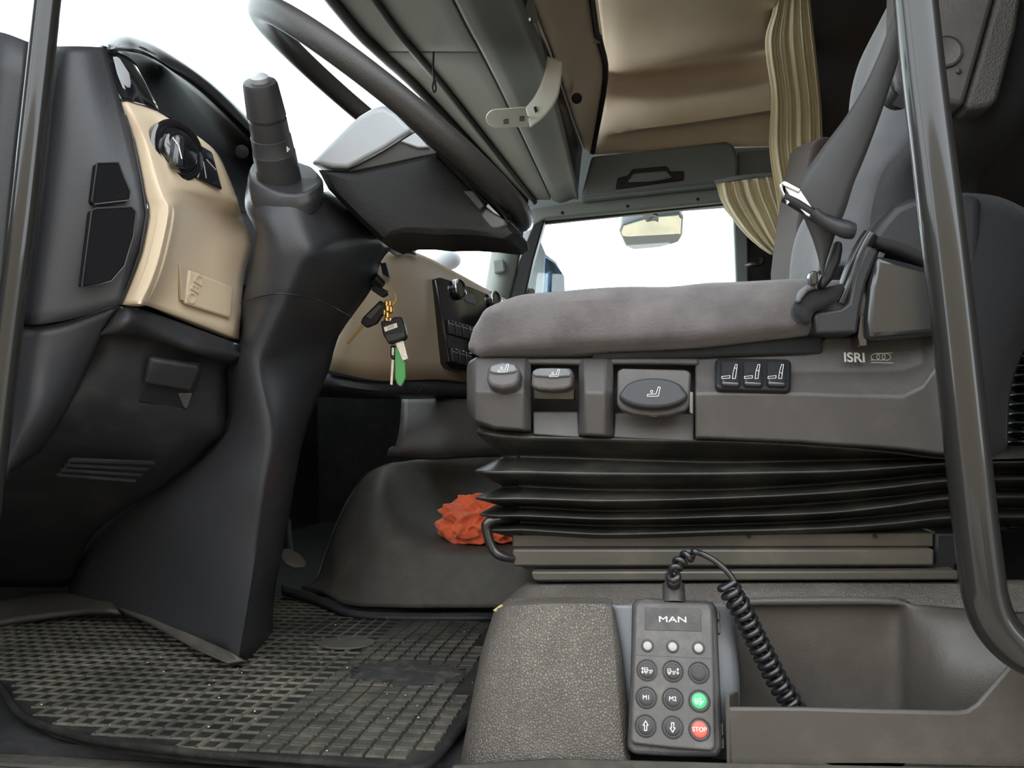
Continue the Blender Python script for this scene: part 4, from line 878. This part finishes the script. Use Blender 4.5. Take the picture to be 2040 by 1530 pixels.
# cushion
def ctop(x):  # pixel row of the crown, seen on the middle of the seat
    T = [(928, 676), (940, 636), (965, 612), (1000, 594), (1050, 578), (1120, 568), (1220, 563), (1320, 558), (1440, 547), (1520, 545), (1600, 546), (1680, 550), (1760, 556)]
    for (a, b), (c, d) in zip(T, T[1:]):
        if a <= x <= c: return b + (d - b) * (x - a) / (c - a)
    return T[-1][1]
def cbot(x):
    T = [(928, 700), (950, 712), (1200, 705), (1400, 694), (1620, 668), (1760, 650)]
    for (a, b), (c, d) in zip(T, T[1:]):
        if a <= x <= c: return b + (d - b) * (x - a) / (c - a)
    return T[-1][1]
secs = []
for x in (928, 931, 938, 950, 970, 1000, 1040, 1100, 1180, 1260, 1340, 1420, 1500, 1580, 1660, 1740):
    t_ = P(x, ctop(x), 1.0); b_ = P(x, cbot(x), .97); zt, zb = t_.z, b_.z; Xc = b_.x; rg = []
    k_ = min(1, (x - 920) / 60.0)
    for k in range(32):
        a = 2 * math.pi * k / 32; c, s = math.cos(a), math.sin(a)
        e = .5 if s > 0 else .3
        c2 = math.copysign(abs(c) ** e, c); s2 = math.copysign(abs(s) ** (.62 if s > 0 else .4), s)
        yy = 1.2 + c2 * (.245 - .03 * (1 - k_)); zz = (zt + zb) / 2 + s2 * (zt - zb) / 2
        wr_ = .006 * noise.noise(Vector((Xc * 14 + zz * 10, zz * 26 - Xc * 9, 1.3))) + .003 * noise.noise(Vector((Xc * 40, zz * 60, 4)))
        if c < -.2: yy -= wr_ * 2.2
        if s > .5: zz += wr_ * .6
        rg.append(Vector((Xc, yy, zz)))
    secs.append(rg)
sections('cushion', secs, M['fabric'], ds, px=False, bevel=0, nv=3, smooth=180)
cs = pts([(985, 612, .965), (1040, 602, .955), (1120, 606, .955), (1250, 600, .955), (1400, 586, .955), (1560, 575, .955), (1610, 572, .96)])
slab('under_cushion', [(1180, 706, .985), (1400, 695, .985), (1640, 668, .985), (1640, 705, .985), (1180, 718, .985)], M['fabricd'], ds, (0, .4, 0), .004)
# side panel of the seat base: outer blocks with two recesses
def prof(x, top=713, rid=781, low=856, back=870, y0=.985, y1=.947, y2=.957, yb=1.05):
    return [(x, top - 2, yb), (x, top, y0), (x, rid, y1), (x, low, y2), (x, back, yb)]
blk = bmesh.new()
def add_sections(S):
    _, vs = grid_bm([[P(*p) for p in s] for s in S], True, blk); blk.faces.new(vs[0][::-1]); blk.faces.new(vs[-1])
add_sections([prof(930, 735, 775, 792, 800, 1.01, 1.0, 1.01), prof(934, 722, 778, 815, 825, 1.0, .975, .985), prof(948, 714, 780, 838, 850, .99, .955, .965), prof(985, 713, 781, 852, 865), prof(1042, 713, 781, 856, 868), prof(1058, 713, 781, 858, 870, .99, .97, .975)])
add_sections([prof(1153, 714, 781, 866, 876, .99, .965, .975), prof(1166, 714, 782, 866, 876), prof(1205, 714, 783, 868, 878), prof(1222, 714, 783, 870, 880, .99, .965, .975)])
def prof2(x, t, a, r, lo, bk, d=0): return [(x, t - 2, 1.05), (x, t, .992 - d), (x, a, .982 - d), (x, r, .948), (x, lo, .957), (x, bk, 1.05)]
add_sections([prof2(1385, 714, 745, 784, 872, 884, -.0), prof2(1402, 713, 745, 783, 872, 884), prof2(1600, 702, 742, 784, 880, 893), prof2(1622, 688, 742, 785, 882, 895), prof2(1645, 672, 742, 786, 884, 898), prof2(1720, 670, 742, 788, 888, 903), prof2(1800, 668, 740, 790, 894, 908), prof2(1840, 668, 725, 770, 899, 913, .008), prof2(1868, 668, 700, 730, 903, 917, .025), prof2(1900, 668, 700, 730, 905, 920, .03)])
obj('side_panel', blk, M['seatp'], ds, 40, .005, 3)
# recess linings and sills
for x0, x1, yb_ in ((1050, 1160, 868), (1216, 1392, 880)):
    slab('recess_back', [(x0, 712, 1.03), (x1, 712, 1.03), (x1, yb_ - 4, 1.03), (x0, yb_ - 4, 1.03)], M['darker'], ds, (0, .01, 0), 0)
    slab('recess_top', [(x0, 714, .985), (x1, 714, .985), (x1, 728, .985), (x0, 726, .985)], M['seatp'], ds, (0, .05, 0), .003)
slab('recess_sill', [(1061, 820, .985), (1152, 820, .985), (1155, 872, .975), (1062, 866, .975)], M['seatp'], ds, (0, .05, 0), .002)
slab('recess_sill', [(1224, 822, .985), (1383, 824, .985), (1383, 880, .975), (1222, 872, .975)], M['seatp'], ds, (0, .05, 0), .002)
# three front controls
Fn = Frame(P(1000, 746, .955), P(1020, 746, .955), P(1001, 726, .960))
def sym(fr, name, x, y, s, par, h, w_=.0005):
    fr.strokes(name, [[(x - 14 * s, y + 6 * s), (x - 14 * s, y + 10 * s), (x + 4 * s, y + 10 * s), (x + 9 * s, y + 9 * s), (x + 13 * s, y - 9 * s), (x + 9 * s, y - 10 * s), (x + 4 * s, y + 5 * s), (x - 14 * s, y + 6 * s)], [(a, b) for a, b in arc(x - 5 * s, y, 2.6 * s, 2.6 * s, 0, 360, 8)]], w_, M['white'], par, h)
k_ = Fn.slab('tilt_knob', [(968, 757), (971, 733), (978, 722), (1000, 718), (1024, 721), (1036, 733), (1034, 756), (1026, 769), (1000, 774), (976, 769)], -.01, .018, M['seatp'], ds, .006, 3)
Fn.slab('knob_cap', [(974, 740), (977, 728), (1000, 722), (1026, 726), (1031, 738), (1020, 742), (998, 744), (982, 743)], .017, .021, M['cradle'], k_, .003)
sym(Fn, 'seat_symbol', 1003, 733, .8, k_, .0216)
F2 = Frame(P(1103, 750, .958), P(1130, 750, .958), P(1104, 730, .9595))
k_ = F2.slab('depth_handle', [(1058, 770), (1059, 740), (1068, 733), (1100, 732), (1137, 733), (1141, 742), (1139, 770), (1125, 776), (1100, 778), (1072, 776)], -.012, .016, M['seatp'], ds, .006, 3)
F2.slab('handle_cap', [(1060, 746), (1062, 738), (1078, 733), (1130, 734), (1138, 742), (1136, 750), (1100, 752), (1066, 750)], .015, .019, M['cradle'], k_, .003)
sym(F2, 'seat_symbol', 1105, 743, .75, k_, .0196)
slab('handle_tongue', [(1062, 774, .99), (1143, 772, .99), (1144, 796, .99), (1063, 795, .99)], M['rail'], ds, (0, .02, 0), .001)
F3 = Frame(P(1303, 775, .955), P(1340, 776, .955), P(1304, 740, .960))
k_ = F3.slab('height_handle', [(1229, 805), (1230, 738), (1240, 733), (1368, 736), (1377, 742), (1374, 806), (1365, 818), (1330, 827), (1300, 829), (1262, 824), (1238, 816)], -.008, .006, M['seatp'], ds, .006, 3)
F3.slab('handle_paddle', arc(1302, 782, 72, 31, 10, 170, 14) + arc(1302, 776, 60, 24, 190, 350, 14), .004, .02, M['dark'], k_, .008, 4)
sym(F3, 'seat_symbol', 1303, 780, .95, k_, .0208, .0006)
F3.slab('handle_nib', [(1294, 826), (1312, 826), (1310, 832), (1296, 832)], -.002, .004, M['darker'], k_, .001)
slab('handle_rod', [(1374, 780, .985), (1381, 782, .985), (1381, 825, .985), (1374, 822, .985)], M['sticker'], ds, (0, .01, 0), .001)
# rocker switches
F4 = Frame(P(1500, 745, .967), P(1560, 746, .967), P(1501, 715, .986))
sf = F4.slab('switch_frame', [(1425, 716), (1432, 712), (1570, 714), (1577, 720), (1576, 770), (1570, 776), (1432, 772), (1425, 766)], -.004, .005, M['darker'], ds, .003)
for k, x in enumerate((1435, 1480, 1527)):
    rk = F4.slab('rocker_switch', [(x, 718), (x + 38, 718), (x + 40, 766), (x + 2, 764)], .004, .012, M['piano'], ds, .003, 3)
    c_ = x + 20
    F4.strokes('seat_symbol', [[(c_ - 17, 750), (c_ - 1, 748), (c_ - 1, 753), (c_ - 17, 754), (c_ - 17, 750)], [(c_ + 4, 754), (c_ + 10, 754), (c_ + 14, 726), (c_ + 10, 726), (c_ + 6, 740), (c_ + 4, 754)], [(c_ + 8, 732 + k * 5), (c_ + 11, 734 + k * 5)]], .0005, M['white'], rk, .0126)
F5 = Frame(P(1725, 712, .977), P(1780, 713, .977), P(1726, 690, .981))
F5.text('brand_letters', 'ISRI', 1702, 713, 21, M['silver'], ds, .95, .02, .0012)
F5.strokes('brand_rings', [arc(1744, 711, 8.5, 6.5, 0, 360, 16), arc(1755, 711, 8.5, 6.5, 0, 360, 16), arc(1766, 711, 8.5, 6.5, 0, 360, 16), [(1744, 704), (1778, 703)], [(1735, 717), (1766, 717)], [(1736, 722), (1779, 723)]], .0006, M['silver'], ds, .0012)
# bellows
XS = (1040, 1120, 1200, 1320, 1440, 1560, 1675, 1780, 1900)
lv = [((968, 845), [850, 852, 854, 858, 862, 866, 872, 880, 890], 1.0), ((955, 862), [872, 874, 876, 878, 880, 885, 893, 903, 917], .972),
      ((1008, 908), [910, 912, 915, 919, 922, 920, 917, 914, 912], 1.035), ((948, 937), [941, 943, 944, 944, 943, 941, 939, 932, 923], .965),
      ((1010, 966), [969, 973, 976, 977, 976, 970, 962, 953, 943], 1.03), ((950, 988), [994, 996, 998, 996, 992, 987, 980, 970, 957], .965),
      ((1013, 1006), [1010, 1014, 1018, 1017, 1013, 1007, 999, 989, 977], 1.025), ((957, 1020), [1028, 1031, 1034, 1033, 1029, 1026, 1020, 1008, 992], .967),
      ((1016, 1033), [1040, 1044, 1047, 1047, 1045, 1041, 1035, 1026, 1015], 1.02), ((963, 1048), [1056, 1061, 1065, 1063, 1059, 1056, 1051, 1043, 1031], .97),
      ((1020, 1063), [1068, 1072, 1076, 1074, 1070, 1068, 1064, 1058, 1050], 1.01)]
rows = []
for (tx, tyy), ys, Yn in lv:
    tip = P(tx, tyy, Yn + .05)
    near = [P(x, y, Yn) for x, y in zip(XS, ys)]
    c1 = Vector((tip.x + .006, Yn + .014, tip.z)); c2 = Vector((tip.x + .03, Yn + .001, (tip.z + near[0].z) / 2))
    path = [Vector((tip.x + .03, 1.44 - (Yn - .96), tip.z)), Vector((tip.x + .004, 1.41 - (Yn - .96), tip.z)), Vector((tip.x, 1.25, tip.z)), tip, c1, c2] + near + [near[-1] + Vector((.1, 0, .0))]
    rows.append(spline(path, 4))
prow = []
for i, r in enumerate(rows):   # blunt the fold edges a little
    if 0 < i < len(rows) - 1:
        prow.append([p.lerp(q, .14) for p, q in zip(r, rows[i - 1])])
        prow.append([(p.lerp(q, .05).lerp(s, .05)) + (p - q.lerp(s, .5)) * .02 for p, q, s in zip(r, rows[i - 1], rows[i + 1])])
        prow.append([p.lerp(q, .14) for p, q in zip(r, rows[i + 1])])
    else: prow.append(r)
bm, _ = grid_bm(prow); face_cam(bm)
obj('bellows', bm, M['bellow'], ds, 180, solid=.003)
slab('base_plate', [(1020, 1064, 1.0), (1860, 1061, 1.0), (1860, 1090, 1.0), (1020, 1091, 1.0)], M['rail'], ds, (0, .4, 0), .002)
slab('seat_rail', [(1020, 1094, .985), (1862, 1094, .985), (1862, 1128, .985), (1021, 1129, .985)], M['rail'], ds, (0, .42, 0), .003)
slab('rail_channel', [(1030, 1124, 1.0), (1900, 1124, 1.0), (1900, 1142, 1.0), (1060, 1142, 1.0)], M['darker'], ds, (0, .4, 0), .0)
slab('floor_rail', [(1058, 1139, .975), (1910, 1137, .975), (1910, 1156, .975), (1066, 1158, .975), (1060, 1154, .975)], M['rail'], ds, (0, .42, 0), .003)
slab('rail_end', [(1862, 1060, 1.0), (1990, 1060, 1.0), (1990, 1130, 1.0), (1862, 1130, 1.0)], M['darker'], ds, (0, .3, 0), .004)
for x, y in ((1268, 1069), (1744, 1068), (1492, 1068)):
    lathe('rail_bolt', P(x, y, .998), (0, -1, 0), [(0, .0028), (.002, .0024)], M['darker'], ds, 10)
tube('release_bar', pts([(1060, 1040, 1.06), (1010, 1034, 1.0), (985, 1035, .985), (970, 1043, .98), (969, 1055, .98), (975, 1078, .98), (984, 1096, .98), (997, 1107, .98), (1024, 1112, .99)]), .0062, M['bar'], ds, 12, n=5)
# backrest: pale front shell, black rear shell
sil = [(1573, 590, 1.38), (1573, 545, 1.38), (1580, 490, 1.38), (1598, 440, 1.38), (1632, 402, 1.38)]
sil += [(1664, 345, 1.38), (1684, 285, 1.38), (1690, 235, 1.38), (1696, 180, 1.38), (1713, 120, 1.38), (1748, 50, 1.38), (1790, -30, 1.38), (1850, -130, 1.38)]
lev = [(P(*q).z, P(*q).x) for q in sil]
fr_, bk_ = [], []
for z, x in lev:
    nY = 1.13; sY = .99 if z > .70 else 1.03
    fr_.append([Vector((x + .075, nY - .004, z)), Vector((x + .03, nY - .002, z)), Vector((x + .008, nY + .012, z)), Vector((x + .002, nY + .035, z)), Vector((x + .014, nY + .08, z)), Vector((x + .018, 1.26, z)), Vector((x + .012, 1.32, z)), Vector((x, 1.37, z)), Vector((x + .012, 1.405, z)), Vector((x + .07, 1.42, z)), Vector((x + .08, 1.25, z))])
    bk_.append([Vector((x + .06, nY, z)), Vector((x + .065, sY + .03, z)), Vector((x + .09, sY, z)), Vector((x + .15, sY + .02, z)), Vector((x + .19, sY + .08, z)), Vector((x + .2, 1.2, z)), Vector((x + .18, 1.38, z)), Vector((x + .085, 1.415, z)), Vector((x + .07, 1.25, z))])
sections('backrest', fr_, M['fabric2'], ds, px=False, bevel=0, nu=3, nv=4, smooth=180)
sections('backrest_shell', bk_, M['fabricd'], ds, px=False, bevel=0, nu=3, nv=4, smooth=180)
# recliner hinge and its covers
slab('hinge_cap', [(1725, 484, .955), (1735, 462, .955), (1752, 438, .955), (1779, 408, .955), (1816, 392, .955), (1870, 386, .955), (1960, 384, .955), (1960, 560, .955), (1850, 529, .955), (1790, 502, .955)], M['dark'], ds, (0, .1, 0), .012, seg=4)
slab('hinge_cover', [(1744, 506, .945), (1790, 516, .945), (1850, 532, .945), (1900, 545, .945), (1900, 668, .945), (1858, 668, .945), (1790, 673, .945), (1727, 677, .945), (1725, 640, .945), (1730, 570, .945)], M['piano'], ds, (0, .06, 0), .008, seg=3)
slab('belt_bracket', [(1620, 632, .945), (1624, 622, .945), (1675, 614, .945), (1690, 604, .945), (1702, 545, .945), (1727, 486, .945), (1752, 498, .945), (1728, 560, .945), (1716, 610, .945), (1709, 664, .945), (1626, 665, .945)], M['dark'], ds, (0, .05, 0), .004, seg=3)
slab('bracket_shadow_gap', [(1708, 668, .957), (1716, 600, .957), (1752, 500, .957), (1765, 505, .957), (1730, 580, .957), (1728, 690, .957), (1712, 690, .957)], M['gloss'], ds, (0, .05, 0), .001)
tube('bracket_edge', pts([(1672, 606, .96), (1686, 575, .96), (1702, 530, .962), (1722, 488, .962), (1735, 468, .962)]), .010, M['piano'], ds, 12, n=4)
surf('backrest_skirt', [
    [(1862, 392, .975), (1910, 384, .965), (1990, 392, .965), (2060, 425, .97), (2120, 460, .99)],
    [(1862, 540, .965), (1910, 540, .955), (1990, 545, .955), (2060, 560, .965), (2120, 560, .99)],
    [(1862, 680, .965), (1910, 680, .955), (1960, 690, .955), (2010, 700, .965), (2040, 700, .99)],
    [(1870, 800, .97), (1910, 800, .96), (1950, 800, .96), (1990, 800, .97), (2012, 790, .99)],
    [(1885, 920, .98), (1910, 920, .97), (1940, 918, .97), (1980, 912, .98), (2006, 900, .99)]], M['fabricd'], ds, .03, 4, 4)
# raised armrest
slab('armrest', [(1786, 142, .95), (1792, 166, .95), (1804, 178, .95), (1850, 194, .95), (1888, 205, .95), (1921, 210, .95), (1950, 110, .95), (1986, -20, .95), (2000, -90, .95), (1790, -90, .95)], M['seatp'], ds, (0, .05, 0), .006, seg=3)
slab('armrest_side', [(1921, 213, .955), (1935, 217, .955), (1972, 214, .955), (1990, 200, .955), (2026, 60, .955), (2050, -90, .955), (2004, -90, .955), (1988, -20, .955), (1952, 110, .955)], M['armtex'], ds, (0, .06, 0), .008, seg=3)
Fa = Frame(P(1884, 103, .949), P(1904, 103.5, .949), P(1884, 83, .949))
Fa.lathe('pivot_cap', 1884, 103, [(-.002, .0175), (.0005, .0175), (.0012, .0155), (.001, .0150)], M['seatp'], ds, 32)
obj('cap_groove', tube_bm([Fa.at(1884, 103, .0006) + (Fa.u * math.cos(t) + Fa.v * math.sin(t)) * .0182 for t in [2 * math.pi * k / 32 for k in range(32)]], .0009, 6, True), M['darker'], ds)
Fa.lathe('small_screw', 1910, 142, [(-.001, .003), (.001, .003), (.0015, .002)], M['dark'], ds, 12)
lathe('armrest_pivot', P(1797, 175, .99), (0, -1, 0), [(-.02, .02), (.02, .02), (.025, .015)], M['darker'], ds, 20)
bl = slab('rear_lining', [(2022, -80, 1.3), (2120, -80, 1.3), (2120, 190, 1.3), (2042, 190, 1.3), (2030, 120, 1.3)], M['fabric2'], None, (0, .05, 0), .01); tag(bl, 'pale grey padded lining behind the raised armrest', 'lining')
struct(slab('trim_7', [(1985, 620, 1.35), (2160, 600, 1.35), (2160, 1060, 1.35), (1985, 1060, 1.35)], M['bluegrey'], None, (0, .02, 0), .004))
hs = obj('air_hose', tube_bm(coil([P(2060, 640, 1.2), P(2044, 760, 1.2), P(2040, 850, 1.2), P(2032, 960, 1.2), P(2016, 1050, 1.2)], .016, 22, .004, 'h', None), .004, 8), M['cord'], None, 60); tag(hs, 'black coiled air hose behind the driver seat', 'hose')

# ------------------------------------------------------------------ seat belt
sbt = thing('seat_belt', P(1640, 600, .97), 'grey webbing seat belt with hanging metal tongue', 'seat belt')
def ribbon(name, left, right, n=6):
    l = spline(pts(left), n); r = spline(pts(right), n); bm = bmesh.new(); uvl = bm.loops.layers.uv.new('uv'); acc = 0; prev = None; V = []
    for i, (a, b) in enumerate(zip(l, r)):
        if i: acc += ((a + b) / 2 - (l[i - 1] + r[i - 1]) / 2).length
        V.append([(bm.verts.new(a.lerp(b, k / 6) + Vector((0, -.004 * math.sin(math.pi * k / 6), 0))), (k / 6 * .05, acc)) for k in range(7)])
    for A, B in zip(V, V[1:]):
        for k in range(6):
            f = bm.faces.new((A[k][0], A[k + 1][0], B[k + 1][0], B[k][0]))
            for lp_, q in zip(f.loops, (A[k], A[k + 1], B[k + 1], B[k])): lp_[uvl].uv = (q[1][0] * 8, q[1][1] * 8)
    face_cam(bm)
    return obj(name, bm, M['web'], sbt, 180, solid=.0015)
ribbon('webbing', [(1800, -120, .94), (1788, 0, .94), (1740, 133, .93), (1692, 221, .92), (1640, 292, .915), (1601, 348, .91), (1588, 384, .91), (1596, 421, .91)], [(1800, 10, .94), (1794, 100, .94), (1770, 183, .93), (1738, 274, .92), (1716, 330, .915), (1701, 366, .91), (1684, 420, .91), (1665, 464, .91)])
ribbon('webbing_lower', [(1596, 421, .91), (1606, 446, .912), (1619, 478, .915), (1630, 515, .92), (1636, 548, .925)], [(1665, 464, .91), (1660, 480, .912), (1654, 498, .915), (1646, 522, .92), (1640, 548, .925)])
tgm = tube('tongue_bar', pts([(1562, 392, .90), (1590, 408, .90), (1625, 430, .90), (1660, 446, .90), (1690, 456, .90)]), [.006, .0065, .0065, .008, .009], M['darker'], sbt, 12, n=4)
slab('tongue_plate', [(1553, 368, .895), (1562, 360, .895), (1594, 377, .895), (1628, 428, .895), (1622, 436, .895), (1606, 428, .895), (1580, 402, .895), (1563, 372, .895), (1557, 372, .895), (1574, 403, .895), (1568, 408, .895)], M['chrome'], sbt, (0, .003, 0), .0006)
slab('tongue_head', [(1557, 364, .892), (1565, 360, .892), (1596, 376, .892), (1593, 384, .892), (1560, 369, .892)], M['chrome'], sbt, (0, .006, 0), .001)
tube('tongue_grip', pts([(1620, 422, .892), (1640, 438, .892), (1662, 450, .892), (1684, 458, .892), (1698, 460, .894)]), [.006, .0065, .008, .0095, .0095], M['dark'], sbt, 12, n=4)
slab('buckle_sleeve', [(1664, 478, .925), (1680, 480, .925), (1680, 498, .925), (1676, 520, .925), (1660, 556, .925), (1642, 576, .925), (1630, 566, .925), (1646, 530, .925)], M['darker'], sbt, (0, .02, 0), .005, seg=3)
slab('buckle_foot', [(1614, 545, .92), (1618, 538, .92), (1630, 540, .92), (1631, 562, .92), (1626, 568, .92), (1616, 566, .92)], M['piano'], sbt, (0, .02, 0), .004, seg=3)
slab('anchor_boot', [(1582, 612, .935), (1590, 590, .935), (1612, 574, .935), (1640, 572, .935), (1690, 560, .935), (1672, 600, .935), (1620, 620, .935), (1618, 648, .935), (1596, 640, .935), (1580, 624, .935)], M['fabricd'], sbt, (0, .03, 0), .008, seg=3)
slab('anchor_guide', [(1584, 600, .93), (1590, 580, .93), (1606, 566, .93), (1624, 566, .93), (1628, 574, .93), (1610, 580, .93), (1598, 596, .93), (1594, 604, .93)], M['cradle'], sbt, (0, .01, 0), .003)

# ------------------------------------------------------------------ grab bars at the door opening
g1 = tube('grab_bar', [Vector((-.64, .73, 1.62))] + pts([(150, -520, .79), (130, -320, .80), (103, -60, .80), (95, 0, .80), (66, 260, .80), (44, 457, .80), (20, 640, .80), (-17, 945, .80), (-40, 1120, .81), (-60, 1180, .83), (-90, 1210, .88)]), .0148, M['bar'], None, 24, n=8)
tag(g1, 'thin glossy black grab bar in front of the dashboard end', 'grab bar')
g2 = tube('grab_bar', [Vector((.20, .72, 1.62)), Vector((.215, .70, 1.5))] + pts([(1795, -300, .73), (1815, -80, .73), (1824, 0, .73), (1841, 160, .73), (1869, 384, .73), (1899, 640, .73), (1938, 1000, .73), (1955, 1140, .73), (1963, 1190, .73), (1980, 1238, .73), (2014, 1280, .73), (2062, 1310, .73), (2160, 1345, .74)]), .0178, M['bar'], None, 28, n=8)
tag(g2, 'thick glossy black grab bar curving out beside the driver seat', 'grab bar')
struct(surf('trim_6', [[(-90, 60, .815), (-30, 60, .81), (10, 66, .81), (58, 84, .82)], [(-100, 400, .815), (-50, 400, .81), (-14, 400, .81), (22, 400, .82)], [(-120, 1000, .815), (-80, 1000, .81), (-60, 1000, .81), (-30, 1000, .82)]], M['dark'], thick=.03))
